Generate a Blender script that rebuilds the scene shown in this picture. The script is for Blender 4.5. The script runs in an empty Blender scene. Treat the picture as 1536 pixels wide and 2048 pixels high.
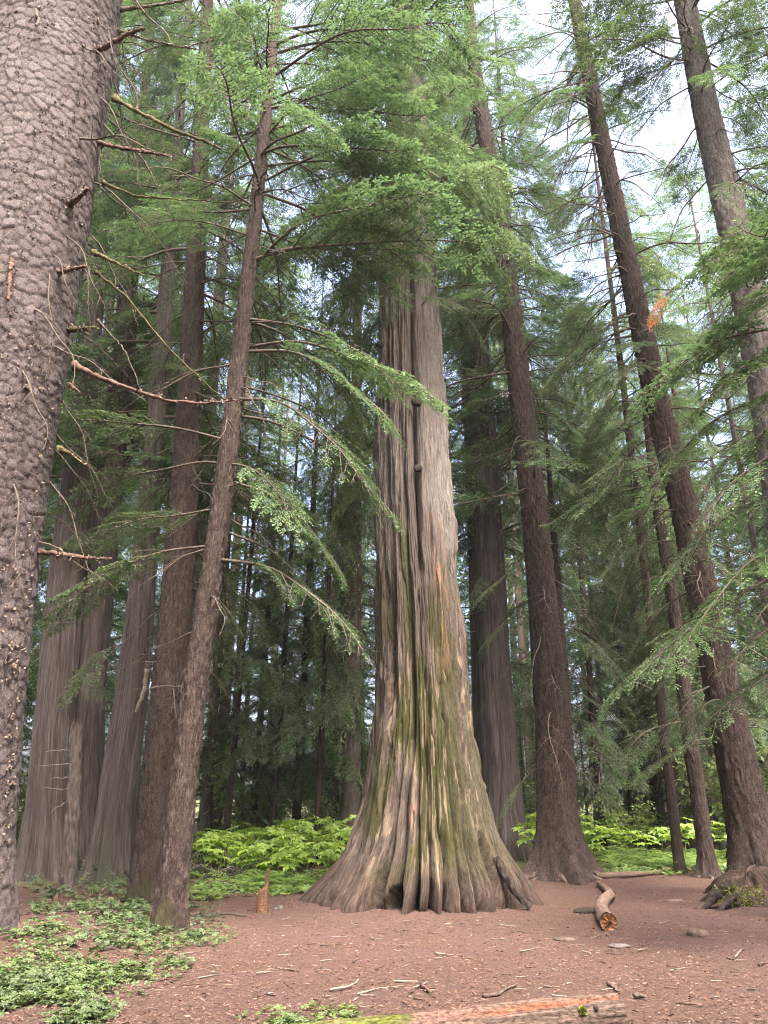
import bpy, math, random
import numpy as np

# ------------------------------------------------------------------ camera, sky, sun, exposure
scene = bpy.context.scene
COL = scene.collection
TILT = math.radians(21.5)
FPX = 1540.0
CAM = np.array([0.0, 0.0, 1.6])
cam_d = bpy.data.cameras.new('camera')
cam = bpy.data.objects.new('camera', cam_d)
COL.objects.link(cam)
cam.location = CAM
cam.rotation_euler = (math.pi / 2 + TILT, 0, 0)
cam_d.sensor_fit = 'VERTICAL'
cam_d.angle = 2 * math.atan(1024 / FPX)
cam_d.clip_start = 0.05
cam_d.clip_end = 2000
scene.camera = cam

SUN_EL, SUN_AZ = math.radians(58), math.radians(160)   # azimuth clockwise from the view direction (+Y)
world = bpy.data.worlds.new('World')
scene.world = world
world.use_nodes = True
wt = world.node_tree
wt.nodes.clear()
sky = wt.nodes.new('ShaderNodeTexSky')
sky.sky_type = 'NISHITA'
sky.sun_disc = False
sky.sun_elevation = SUN_EL
sky.sun_rotation = SUN_AZ
sky.air_density = 0.7
sky.dust_density = 10.0
sky.ozone_density = 0.6
bg = wt.nodes.new('ShaderNodeBackground')
bg.inputs['Strength'].default_value = 0.15
wo = wt.nodes.new('ShaderNodeOutputWorld')
wt.links.new(sky.outputs[0], bg.inputs[0])
wt.links.new(bg.outputs[0], wo.inputs[0])

sun_d = bpy.data.lights.new('sun', 'SUN')
sun_d.energy = 0.95
sun_d.angle = math.radians(20)
sun_d.color = (1.0, 0.96, 0.91)
sun = bpy.data.objects.new('sun', sun_d)
COL.objects.link(sun)
sun.rotation_euler = (math.pi / 2 - SUN_EL, 0, math.pi - SUN_AZ)   # light travels from the sun toward -its direction

vs = scene.view_settings
vs.view_transform = 'Standard'
vs.look = 'None'
vs.gamma = 1.0
vs.use_curve_mapping = False
vs.exposure = 3.12

cy = scene.cycles
cy.use_denoising = True
cy.denoising_prefilter = 'NONE'
cy.filter_width = 1.1
cy.max_bounces = 7
cy.diffuse_bounces = 5
cy.glossy_bounces = 2
cy.transmission_bounces = 5
cy.volume_bounces = 1
cy.transparent_max_bounces = 4
cy.caustics_reflective = False
cy.caustics_refractive = False
cy.sample_clamp_indirect = 6.0

# ------------------------------------------------------------------ small maths
RNG = np.random.default_rng(7)
FWD = np.array([0, math.cos(TILT), math.sin(TILT)])
UPV = np.array([0, -math.sin(TILT), math.cos(TILT)])
RGT = np.array([1.0, 0, 0])


def ray(px, py):
    return FWD * FPX + RGT * (px - 768) - UPV * (py - 1024)


def at_y(px, py, Y):
    """the world point seen at a pixel of the photograph, on the upright plane Y metres ahead"""
    d = ray(px, py)
    return CAM + d * (Y / d[1])


def depth(P):
    return float(np.dot(np.asarray(P) - CAM, FWD))


def hash2(ix, iy, seed=0):
    h = (ix.astype(np.int64) * 374761393 + iy.astype(np.int64) * 668265263 + seed * 1274126177) & 0xffffffff
    h = ((h ^ (h >> 13)) * 1274126177) & 0xffffffff
    h = (h ^ (h >> 16)) & 0xffffffff
    return h.astype(np.float64) / 4294967295.0


def vnoise(x, y, seed=0):
    x = np.asarray(x, float)
    y = np.asarray(y, float)
    ix, iy = np.floor(x), np.floor(y)
    fx, fy = x - ix, y - iy
    fx = fx * fx * (3 - 2 * fx)
    fy = fy * fy * (3 - 2 * fy)
    a = hash2(ix, iy, seed)
    b = hash2(ix + 1, iy, seed)
    c = hash2(ix, iy + 1, seed)
    d = hash2(ix + 1, iy + 1, seed)
    return (a + (b - a) * fx) * (1 - fy) + (c + (d - c) * fx) * fy


def fbm(x, y, seed=0, octs=4):
    s, a, t = 0.0, 0.5, 0.0
    for o in range(octs):
        s = s + a * vnoise(x * 2 ** o, y * 2 ** o, seed + o * 17)
        t += a
        a *= 0.5
    return s / t


def voronoi(x, y, seed=0):
    """distance to the nearest and second point and the nearest cell's random number"""
    ix, iy = np.floor(x), np.floor(y)
    f1 = np.full(x.shape, 9.0)
    f2 = np.full(x.shape, 9.0)
    cid = np.zeros(x.shape)
    dyn = np.zeros(x.shape)
    for dx in (-1, 0, 1):
        for dy in (-1, 0, 1):
            cx, cyy = ix + dx, iy + dy
            qx = cx + hash2(cx, cyy, seed)
            qy = cyy + hash2(cx, cyy, seed + 5)
            d = np.hypot(x - qx, y - qy)
            r = hash2(cx, cyy, seed + 9)
            closer = d < f1
            f2 = np.where(closer, f1, np.minimum(f2, d))
            cid = np.where(closer, r, cid)
            dyn = np.where(closer, y - qy, dyn)
            f1 = np.where(closer, d, f1)
    return f1, f2, cid, dyn


def sstep(a, b, x):
    t = np.clip((np.asarray(x, float) - a) / (b - a), 0, 1)
    return t * t * (3 - 2 * t)


def H(x, y):
    """height of the forest floor"""
    x = np.asarray(x, float)
    y = np.asarray(y, float)
    h = 0.10 * (fbm(x * 0.22 + 9, y * 0.22, 3, 3) - 0.5) + 0.075 * (fbm(x * 1.1, y * 1.1, 8, 4) - 0.5)
    h = h + 0.40 * sstep(20.5, 29, y) + 0.02 * np.maximum(0, y - 40)
    h = h + 0.55 * np.exp(-((x + 5.9) / 1.9) ** 2 - ((y - 10.6) / 2.0) ** 2)
    h = h + 0.12 * sstep(-3, -7, x) * sstep(10, 15, y)
    h = h + 0.36 * np.exp(-((x - 7.9) / 1.25) ** 2 - ((y - 17.3) / 1.2) ** 2)
    h = h + 0.13 * np.exp(-((x - 4.6) / 1.3) ** 2 - ((y - 22.3) / 1.0) ** 2)
    return h


def h1(x, y):
    return float(H(np.array([x]), np.array([y]))[0])


def ground(px, py):
    """the point of the floor seen at a pixel"""
    d = ray(px, py)
    z = 0.0
    for _ in range(12):
        k = (z - CAM[2]) / min(d[2], -1e-3)
        P = CAM + d * k
        z = 0.5 * z + 0.5 * h1(P[0], min(P[1], 200))
    return P


# ------------------------------------------------------------------ mesh helpers
def link(o, parent=None):
    COL.objects.link(o)
    if parent is not None:
        o.parent = parent
    return o


def mesh_np(name, V, F, mats, midx=None, smooth=False, uv=None, attrs=None, cols=None):
    """V (n,3), F (m,3|4) -> a mesh datablock"""
    V = np.ascontiguousarray(V, dtype=np.float32)
    F = np.ascontiguousarray(F, dtype=np.int32)
    m = bpy.data.meshes.new(name)
    n, k = F.shape
    m.vertices.add(len(V))
    m.vertices.foreach_set('co', V.ravel())
    m.loops.add(n * k)
    m.loops.foreach_set('vertex_index', F.ravel())
    m.polygons.add(n)
    m.polygons.foreach_set('loop_start', np.arange(0, n * k, k, dtype=np.int32))
    if not isinstance(mats, (list, tuple)):
        mats = [mats]
    for a in mats:
        m.materials.append(a)
    if midx is not None:
        m.polygons.foreach_set('material_index', np.ascontiguousarray(midx, dtype=np.int32))
    m.polygons.foreach_set('use_smooth', np.full(n, smooth))
    if uv is not None:
        l = m.uv_layers.new(name='UVMap')
        l.data.foreach_set('uv', np.ascontiguousarray(uv[F.ravel()], dtype=np.float32).ravel())
    for kx, a in (attrs or {}).items():
        at = m.attributes.new(kx, 'FLOAT', 'POINT')
        at.data.foreach_set('value', np.ascontiguousarray(a, dtype=np.float32))
    if cols is not None:
        at = m.attributes.new('tint', 'FLOAT_COLOR', 'POINT')
        c = np.ones((len(V), 4), np.float32)
        c[:, :3] = cols
        at.data.foreach_set('color', c.ravel())
    m.update(calc_edges=True)
    return m


def obj(name, mesh, parent=None, loc=(0, 0, 0)):
    o = bpy.data.objects.new(name, mesh)
    o.location = loc
    return link(o, parent)


def empty(name, loc=(0, 0, 0), parent=None):
    o = bpy.data.objects.new(name, None)
    o.location = loc
    o.empty_display_size = 0.2
    return link(o, parent)


def tag(o, label, cat, group=None):
    o['label'] = label
    o['category'] = cat
    if group:
        o['group'] = group
    return o


class Geo:
    """collects quads"""

    def __init__(self):
        self.V, self.F, self.M, self.T = [], [], [], []
        self.n = 0

    def add(self, V, F, m=0, t=None):
        V = np.asarray(V, float)
        F = np.asarray(F, int)
        self.V.append(V)
        self.F.append(F + self.n)
        self.M.append(np.full(len(F), m))
        self.T.append(np.zeros(len(V)) if t is None else np.asarray(t, float))
        self.n += len(V)

    def arrays(self):
        return np.concatenate(self.V), np.concatenate(self.F), np.concatenate(self.M), np.concatenate(self.T)

    def tube(self, P, R, sides=5, m=0, wob=0.0, rng=RNG, t=0.0, cap=True):
        P = np.asarray(P, float)
        R = np.broadcast_to(np.asarray(R, float), (len(P),))
        T = np.gradient(P, axis=0)
        T /= np.linalg.norm(T, axis=1)[:, None] + 1e-9
        ref = np.array([0, 0, 1.0]) if abs(T[:, 2]).mean() < 0.8 else np.array([1.0, 0.2, 0])
        A = np.cross(T, ref)
        A /= np.linalg.norm(A, axis=1)[:, None] + 1e-9
        B = np.cross(T, A)
        th = np.linspace(0, 2 * np.pi, sides, endpoint=False)
        rr = R[:, None] * (1 + wob * (rng.random((len(P), sides)) - 0.5) * 2)
        V = P[:, None, :] + rr[..., None] * (np.cos(th)[None, :, None] * A[:, None, :] + np.sin(th)[None, :, None] * B[:, None, :])
        i, j = np.meshgrid(np.arange(len(P) - 1), np.arange(sides), indexing='ij')
        j2 = (j + 1) % sides
        F = np.stack([i * sides + j, i * sides + j2, (i + 1) * sides + j2, (i + 1) * sides + j], -1).reshape(-1, 4)
        V = V.reshape(-1, 3)
        if cap:
            n0 = len(V)
            V = np.vstack([V, P[:1], P[-1:]])
            js = np.arange(0, sides, 1)
            e = (len(P) - 1) * sides
            c0 = np.stack([np.full(sides, n0), (js + 1) % sides, js, js], -1)
            c1 = np.stack([np.full(sides, n0 + 1), e + js, e + (js + 1) % sides, e + (js + 1) % sides], -1)
            # triangles written as two-corner-shared quads are avoided: use thin fan quads
            if sides % 2 == 0:
                js = np.arange(0, sides, 2)
                c0 = np.stack([np.full(len(js), n0), (js + 2) % sides, (js + 1) % sides, js], -1)
                c1 = np.stack([np.full(len(js), n0 + 1), e + js, e + (js + 1) % sides, e + (js + 2) % sides], -1)
                F = np.vstack([F, c0, c1])
        self.add(V, F, m, np.full(len(V), t))

    def leaves(self, P, D, S, ll, w, m=1, t=None):
        """diamond leaves: base points, directions, side vectors, lengths, half widths"""
        P, D, S = map(np.asarray, (P, D, S))
        n = len(P)
        ll = np.broadcast_to(ll, (n,))[:, None]
        w = np.broadcast_to(w, (n,))[:, None]
        V = np.empty((n, 4, 3))
        V[:, 0] = P
        V[:, 1] = P + D * ll * 0.55 + S * w
        V[:, 2] = P + D * ll
        V[:, 3] = P + D * ll * 0.55 - S * w
        F = np.arange(n * 4).reshape(n, 4)
        tt = np.zeros(n) if t is None else np.broadcast_to(t, (n,))
        self.add(V.reshape(-1, 3), F, m, np.repeat(tt, 4))

    def mesh(self, name, mats, smooth=False, sm_mat=None, extra=None):
        V, F, M, T = self.arrays()
        a = {'tip': T}
        if extra:
            a.update(extra)
        me = mesh_np(name, V, F, mats, M, smooth, attrs=a)
        if sm_mat is not None:
            me.polygons.foreach_set('use_smooth', (M == sm_mat))
        return me


# ------------------------------------------------------------------ materials
class NT:
    def __init__(self, name):
        self.m = bpy.data.materials.new(name)
        self.m.use_nodes = True
        self.t = self.m.node_tree
        self.t.nodes.clear()
        self.out = self.t.nodes.new('ShaderNodeOutputMaterial')

    def n(self, typ, **kw):
        nd = self.t.nodes.new(typ)
        for k, v in kw.items():
            setattr(nd, k, v)
        return nd

    def l(self, a, b):
        self.t.links.new(a, b)

    def put(self, sock, v):
        if hasattr(v, 'is_output'):
            self.l(v, sock)
        elif isinstance(v, tuple) and len(v) == 3 and sock.type == 'RGBA':
            sock.default_value = (*v, 1)
        else:
            sock.default_value = v

    def uv(self):
        return self.n('ShaderNodeUVMap').outputs[0]

    def obj(self):
        return self.n('ShaderNodeTexCoord').outputs['Object']

    def scale(self, vec, s):
        nd = self.n('ShaderNodeVectorMath', operation='MULTIPLY')
        self.l(vec, nd.inputs[0])
        nd.inputs[1].default_value = s
        return nd.outputs[0]

    def noise(self, vec, scale=1.0, detail=3, rough=0.6):
        nd = self.n('ShaderNodeTexNoise')
        self.l(vec, nd.inputs['Vector'])
        nd.inputs['Scale'].default_value = scale
        nd.inputs['Detail'].default_value = detail
        nd.inputs['Roughness'].default_value = rough
        return nd.outputs[0]

    def ramp(self, fac, stops):
        nd = self.n('ShaderNodeValToRGB')
        self.put(nd.inputs[0], fac)
        cr = nd.color_ramp
        while len(cr.elements) < len(stops):
            cr.elements.new(0.5)
        for e, (p, c) in zip(cr.elements, stops):
            e.position = p
            e.color = (*c, 1) if isinstance(c, tuple) else (c, c, c, 1)
        return nd.outputs[0]

    def mix(self, fac, a, b, mode='MIX'):
        nd = self.n('ShaderNodeMix', data_type='RGBA', blend_type=mode)
        self.put(nd.inputs[0], fac)
        self.put(nd.inputs[6], a)
        self.put(nd.inputs[7], b)
        return nd.outputs[2]

    def math(self, op, a, b=0.5):
        nd = self.n('ShaderNodeMath', operation=op)
        self.put(nd.inputs[0], a)
        self.put(nd.inputs[1], b)
        return nd.outputs[0]

    def attr(self, name, col=False):
        nd = self.n('ShaderNodeAttribute', attribute_name=name)
        return nd.outputs[0] if col else nd.outputs['Fac']

    def rand(self):
        return self.n('ShaderNodeObjectInfo').outputs['Random']

    def bump(self, h, strength=0.5, dist=0.02):
        nd = self.n('ShaderNodeBump')
        nd.inputs['Strength'].default_value = strength
        nd.inputs['Distance'].default_value = dist
        self.l(h, nd.inputs['Height'])
        return nd.outputs[0]

    def surf(self, col, rough=0.9, normal=None, spec=0.2):
        b = self.n('ShaderNodeBsdfPrincipled')
        self.put(b.inputs['Base Color'], col)
        self.put(b.inputs['Roughness'], rough)
        b.inputs['Specular IOR Level'].default_value = spec
        if normal is not None:
            self.l(normal, b.inputs['Normal'])
        self.l(b.outputs[0], self.out.inputs[0])
        return self.m

    def leaf(self, col, trans=0.4, tcol=None, gloss=0.06, rough=0.45):
        d = self.n('ShaderNodeBsdfDiffuse')
        self.put(d.inputs[0], col)
        t = self.n('ShaderNodeBsdfTranslucent')
        self.put(t.inputs[0], tcol if tcol is not None else col)
        mx = self.n('ShaderNodeMixShader')
        mx.inputs[0].default_value = trans
        self.l(d.outputs[0], mx.inputs[1])
        self.l(t.outputs[0], mx.inputs[2])
        g = self.n('ShaderNodeBsdfGlossy')
        g.inputs['Color'].default_value = (1, 1, 1, 1)
        g.inputs['Roughness'].default_value = rough
        mg = self.n('ShaderNodeMixShader')
        mg.inputs[0].default_value = gloss
        self.l(mx.outputs[0], mg.inputs[1])
        self.l(g.outputs[0], mg.inputs[2])
        self.l(mg.outputs[0], self.out.inputs[0])
        return self.m


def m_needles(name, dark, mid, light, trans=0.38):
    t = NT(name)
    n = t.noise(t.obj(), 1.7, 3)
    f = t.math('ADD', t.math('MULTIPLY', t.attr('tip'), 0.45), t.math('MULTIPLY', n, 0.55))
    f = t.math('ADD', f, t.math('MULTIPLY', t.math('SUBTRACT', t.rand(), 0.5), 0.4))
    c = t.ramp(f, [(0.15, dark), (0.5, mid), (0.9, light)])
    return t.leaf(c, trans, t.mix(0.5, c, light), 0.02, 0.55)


def m_bark(name, stops, fine=(60, 12), lich=None, bump=0.6, moss=None, lich_scale=5.0):
    """stops over the mesh attribute 'tone'"""
    t = NT(name)
    uv = t.uv()
    f1 = t.noise(t.scale(uv, (fine[0], fine[1], 1)), 1.0, 5, 0.65)
    f2 = t.noise(t.scale(uv, (2.2, 0.7, 1)), 1.0, 4)
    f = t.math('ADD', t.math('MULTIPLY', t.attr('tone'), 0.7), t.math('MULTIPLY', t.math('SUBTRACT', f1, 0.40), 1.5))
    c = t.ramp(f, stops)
    c = t.mix(t.ramp(f2, [(0.45, 0.0), (0.75, 0.25)]), c, stops[-1][1])
    if lich:
        l1 = t.noise(t.scale(uv, (lich_scale * 6, lich_scale * 4, 1)), 1.0, 5, 0.75)
        l2 = t.noise(t.scale(uv, (1.3, 0.8, 1)), 1.0, 3)
        lf = t.math('MULTIPLY', t.ramp(l1, [(0.56, 0.0), (0.64, 1.0)]), t.ramp(l2, [(0.38, 0.15), (0.62, 1.0)]))
        c = t.mix(lf, c, lich)
    if moss:
        c = t.mix(t.math('MULTIPLY', t.attr('moss'), t.ramp(f1, [(0.3, 0.3), (0.6, 1.0)])), c, moss)
    return t.surf(c, 0.92, t.bump(f1, bump, 0.03), 0.15)


M = {}
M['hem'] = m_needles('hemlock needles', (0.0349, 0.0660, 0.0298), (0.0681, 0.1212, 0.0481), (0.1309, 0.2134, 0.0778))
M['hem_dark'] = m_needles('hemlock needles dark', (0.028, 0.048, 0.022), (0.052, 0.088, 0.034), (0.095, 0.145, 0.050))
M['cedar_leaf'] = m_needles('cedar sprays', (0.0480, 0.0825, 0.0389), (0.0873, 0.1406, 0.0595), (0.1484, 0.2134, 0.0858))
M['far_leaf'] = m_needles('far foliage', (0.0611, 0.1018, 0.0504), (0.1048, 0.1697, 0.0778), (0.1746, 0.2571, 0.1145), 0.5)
t = NT('dead orange frond')
M['dead_frond'] = t.leaf(t.ramp(t.noise(t.obj(), 9, 2), [(0.3, (0.30, 0.11, 0.03)), (0.7, (0.52, 0.22, 0.06))]), 0.4)
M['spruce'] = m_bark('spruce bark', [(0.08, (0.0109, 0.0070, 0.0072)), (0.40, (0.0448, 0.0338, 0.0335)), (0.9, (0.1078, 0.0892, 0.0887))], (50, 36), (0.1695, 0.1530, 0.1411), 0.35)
M['spruce_pale'] = m_bark('pale spruce bark', [(0.2, (0.0354, 0.0295, 0.0278)), (0.5, (0.0752, 0.0641, 0.0598)), (0.85, (0.1328, 0.1159, 0.1096))], (45, 30), (0.1992, 0.1855, 0.1686), 0.7)
M['hembark'] = m_bark('hemlock bark', [(0.2, (0.0148, 0.0099, 0.0089)), (0.5, (0.0368, 0.0257, 0.0224)), (0.85, (0.0699, 0.0524, 0.0456))], (55, 14), (0.1325, 0.1176, 0.1045), 0.8, moss=(0.0313, 0.0322, 0.0116), lich_scale=8)
M['cedarbark'] = m_bark('cedar bark', [(0.2, (0.0263, 0.0203, 0.0196)), (0.5, (0.0658, 0.0526, 0.0495)), (0.85, (0.1316, 0.1124, 0.1065))], (50, 1.6), None, 0.8, moss=(0.0527, 0.0604, 0.0346))
M['farbark'] = m_bark('distant bark', [(0.2, (0.0478, 0.0370, 0.0331)), (0.5, (0.0861, 0.0689, 0.0606)), (0.8, (0.1339, 0.1115, 0.0988))], (30, 4), None, 0.6)


def m_giant():
    t = NT('old cedar bark')
    uv = t.uv()
    f1 = t.noise(t.scale(uv, (42, 1.3, 1)), 1.0, 5, 0.65)
    f3 = t.noise(t.scale(uv, (110, 9, 1)), 1.0, 4, 0.7)
    f2 = t.noise(t.scale(uv, (1.6, 0.5, 1)), 1.0, 4)
    f = t.math('ADD', t.math('MULTIPLY', f1, 0.6), t.math('MULTIPLY', f3, 0.4))
    grey = t.ramp(f, [(0.38, (0.0178, 0.0129, 0.0109)), (0.49, (0.0683, 0.0527, 0.0443)), (0.64, (0.1485, 0.1201, 0.1025))])
    silver = t.ramp(f, [(0.36, (0.0496, 0.0398, 0.0351)), (0.48, (0.1420, 0.1218, 0.1096)), (0.66, (0.2556, 0.2284, 0.2083))])
    c = t.mix(t.attr('silver'), grey, silver)
    rot = t.ramp(f, [(0.38, (0.0117, 0.0077, 0.0061)), (0.5, (0.0466, 0.0322, 0.0251)), (0.66, (0.1164, 0.0842, 0.0678))])
    c = t.mix(t.attr('base'), c, rot)
    moss = t.ramp(f3, [(0.35, (0.0141, 0.0158, 0.0044)), (0.65, (0.0550, 0.0594, 0.0132))])
    c = t.mix(t.math('MULTIPLY', t.attr('moss'), t.ramp(f, [(0.3, 0.55), (0.55, 1.0)])), c, moss)
    tan = t.ramp(f, [(0.38, (0.0864, 0.0612, 0.0418)), (0.62, (0.2376, 0.1836, 0.1368))])
    c = t.mix(t.attr('streak'), c, tan)
    org = t.ramp(f, [(0.3, (0.1920, 0.0840, 0.0440)), (0.7, (0.3360, 0.1760, 0.0960))])
    c = t.mix(t.attr('orange'), c, org)
    c = t.mix(t.ramp(f2, [(0.55, 0.0), (0.8, 0.35)]), c, (0.12, 0.10, 0.09))
    return t.surf(c, 0.93, t.bump(f, 0.9, 0.05), 0.15)


M['giant'] = m_giant()


def m_ground():
    t = NT('forest floor')
    o = t.obj()
    a = t.noise(o, 0.45, 4)
    b = t.noise(o, 3.0, 5, 0.7)
    c_ = t.noise(o, 26.0, 5, 0.75)
    d = t.noise(t.scale(o, (60, 110, 60)), 1.0, 4, 0.7)
    f = t.math('ADD', t.math('MULTIPLY', c_, 0.55), t.math('MULTIPLY', d, 0.45))
    c = t.ramp(f, [(0.34, (0.0213, 0.0121, 0.0099)), (0.45, (0.0583, 0.0349, 0.0270)), (0.56, (0.1011, 0.0633, 0.0499)), (0.70, (0.1816, 0.1254, 0.0997))])
    dk = t.ramp(f, [(0.3, (0.045, 0.028, 0.025)), (0.7, (0.12, 0.075, 0.066))])
    c = t.mix(t.ramp(t.math('ADD', t.math('MULTIPLY', a, 0.6), t.math('MULTIPLY', b, 0.4)), [(0.47, 0.0), (0.62, 0.85)]), c, dk)
    c = t.mix(t.math('MULTIPLY', t.attr('soil'), 0.85), c, dk)
    gr = t.ramp(f, [(0.3, (0.035, 0.05, 0.018)), (0.7, (0.10, 0.13, 0.04))])
    c = t.mix(t.attr('green'), c, gr)
    return t.surf(c, 0.95, t.bump(f, 0.9, 0.03), 0.1)


M['ground'] = m_ground()


def m_tint(name, rough=0.9, fine=(9, 60, 9), bump=0.5, amt=0.6, trans=None):
    t = NT(name)
    f = t.noise(t.scale(t.obj(), fine), 1.0, 4, 0.65)
    c = t.mix(1.0, t.attr('tint', True), t.ramp(f, [(0.36, 1 - amt), (0.62, 1.0)]), 'MULTIPLY')
    if trans:
        return t.leaf(c, trans)
    return t.surf(c, rough, t.bump(f, bump, 0.01), 0.15)


M['litter'] = m_tint('needle and bark litter', fine=(40, 40, 40), amt=0.3)
M['wood'] = m_tint('weathered wood', fine=(22, 60, 60), amt=0.75, bump=0.9)


def m_simple(name, c1, c2, sc=12.0, st=(1, 1, 1), bump=0.6, rough=0.9, spec=0.15):
    t = NT(name)
    f = t.noise(t.scale(t.obj(), st), sc, 5, 0.65)
    return t.surf(t.ramp(f, [(0.3, c1), (0.7, c2)]), rough, t.bump(f, bump, 0.015), spec)


M['twig'] = m_simple('twig bark', (0.040, 0.032, 0.027), (0.12, 0.098, 0.080), 14)
M['twig_pale'] = m_simple('pale dead twig', (0.10, 0.085, 0.07), (0.26, 0.225, 0.19), 14)
M['branch_moss'] = m_simple('mossy branch', (0.0315, 0.0238, 0.0182), (0.1050, 0.0980, 0.0385), 16)
M['branch_red'] = m_simple('bare reddish branch', (0.0338, 0.0210, 0.0173), (0.1425, 0.0863, 0.0690), 16)
M['lichen'] = m_simple('papery lichen', (0.0720, 0.0504, 0.0396), (0.2448, 0.1944, 0.1512), 20)
M['moss'] = m_simple('moss', (0.10, 0.13, 0.02), (0.24, 0.28, 0.05), 30)
M['stone'] = m_simple('grey stone', (0.0560, 0.0464, 0.0448), (0.1600, 0.1360, 0.1296), 9)
M['char'] = m_simple('charred wood', (0.012, 0.010, 0.009), (0.045, 0.036, 0.03), 9)
M['root'] = m_simple('root bark', (0.035, 0.024, 0.020), (0.15, 0.108, 0.09), 10)


def m_leafy(name, stops, trans=0.45, sc=3.0, tboost=None):
    t = NT(name)
    f = t.math('ADD', t.math('MULTIPLY', t.noise(t.obj(), sc, 4), 0.7), t.math('MULTIPLY', t.rand(), 0.3))
    c = t.ramp(f, stops)
    return t.leaf(c, trans, t.mix(0.4, c, tboost) if tboost else c, 0.05, 0.5)


M['devil'] = m_leafy('broad lime leaf', [(0.3, (0.18, 0.31, 0.035)), (0.5, (0.30, 0.46, 0.05)), (0.7, (0.42, 0.57, 0.08))], 0.55)
M['fern'] = m_leafy('fern frond', [(0.3, (0.10, 0.18, 0.045)), (0.5, (0.18, 0.30, 0.06)), (0.7, (0.28, 0.42, 0.09))], 0.5)
M['cover'] = m_leafy('ground cover leaf', [(0.30, (0.0308, 0.0567, 0.0115)), (0.5, (0.0629, 0.1058, 0.0219)), (0.68, (0.1300, 0.1852, 0.0374))], 0.35, 3.5)
M['shrub'] = m_leafy('shrub leaf', [(0.25, (0.05, 0.11, 0.045)), (0.5, (0.09, 0.175, 0.07)), (0.75, (0.17, 0.27, 0.10))], 0.35, 2.2)
M['stem'] = m_simple('plant stem', (0.10, 0.10, 0.04), (0.20, 0.18, 0.08))


# ------------------------------------------------------------------ the forest floor
def graded(lo, hi, near_lo, near_hi, step, grow=1.13):
    c = list(np.arange(near_lo, near_hi, step))
    s, x = step, c[-1]
    while x < hi:
        s *= grow
        x += s
        c.append(x)
    s, x, pre = step, near_lo, []
    while x > lo:
        s *= grow
        x -= s
        pre.append(x)
    return np.array(pre[::-1] + c)


gx = graded(-400, 400, -8.6, 10.2, 0.08)
gy = graded(-60, 700, 6.2, 23.0, 0.08)
GX, GY = np.meshgrid(gx, gy, indexing='ij')
GZ = H(GX, GY)
GZ = GZ + 0.04 * (fbm(GX * 6, GY * 6, 21, 4) - 0.5) * (GY < 30)
nx, ny = len(gx), len(gy)
ii, jj = np.meshgrid(np.arange(nx - 1), np.arange(ny - 1), indexing='ij')
GF = np.stack([ii * ny + jj, (ii + 1) * ny + jj, (ii + 1) * ny + jj + 1, ii * ny + jj + 1], -1).reshape(-1, 4)


def blob(x, y, cx, cyy, sx, sy):
    return np.exp(-((x - cx) / sx) ** 2 - ((y - cyy) / sy) ** 2)


def green_zone(x, y):
    """where moss and small growth colour the soil: the wood behind the clearing"""
    n = fbm(x * 0.6, y * 0.6, 31, 3)
    edge = 22.5 + 2.6 * (fbm(x * 0.35 + 3, y * 0 + 1.5, 40, 2) - 0.5) * 2
    edge = edge - 3.0 * sstep(-2.5, -5.0, x) + 1.5 * sstep(2, 6, x)
    return sstep(edge, edge + 1.6, y) * (0.45 + 0.5 * n)


p_s = [ground(300, 1985), ground(620, 2000), ground(640, 1868), ground(1000, 1885), ground(1440, 1900), ground(1490, 1795)]
soil = np.zeros_like(GX)
for q, (sx, sy) in zip(p_s, [(0.9, 0.45), (0.8, 0.35), (1.2, 0.6), (0.5, 0.3), (0.9, 0.5), (1.0, 0.9)]):
    soil = np.maximum(soil, blob(GX, GY, q[0], q[1], sx, sy))
soil = np.clip(soil * (0.3 + 1.1 * fbm(GX * 2.5, GY * 2.5, 77, 3)) + 0.75 * sstep(0.52, 0.66, fbm(GX * 1.1, GY * 2.2, 78, 4)), 0, 1)
gme = mesh_np('ground', np.stack([GX, GY, GZ], -1).reshape(-1, 3), GF, M['ground'], smooth=True,
              attrs={'soil': soil.ravel(), 'green': green_zone(GX, GY).ravel()})
g_o = obj('ground', gme)
g_o['kind'] = 'structure'

# ------------------------------------------------------------------ trunks
TREES = {}


class Axis:
    """the centre line and radius of a trunk over height"""

    def __init__(self, z, x, y, r):
        self.z, self.x, self.y, self.r = z, x, y, r

    def c(self, z):
        return np.array([np.interp(z, self.z, self.x), np.interp(z, self.z, self.y), z])

    def rad(self, z):
        return float(np.interp(z, self.z, self.r))


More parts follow.
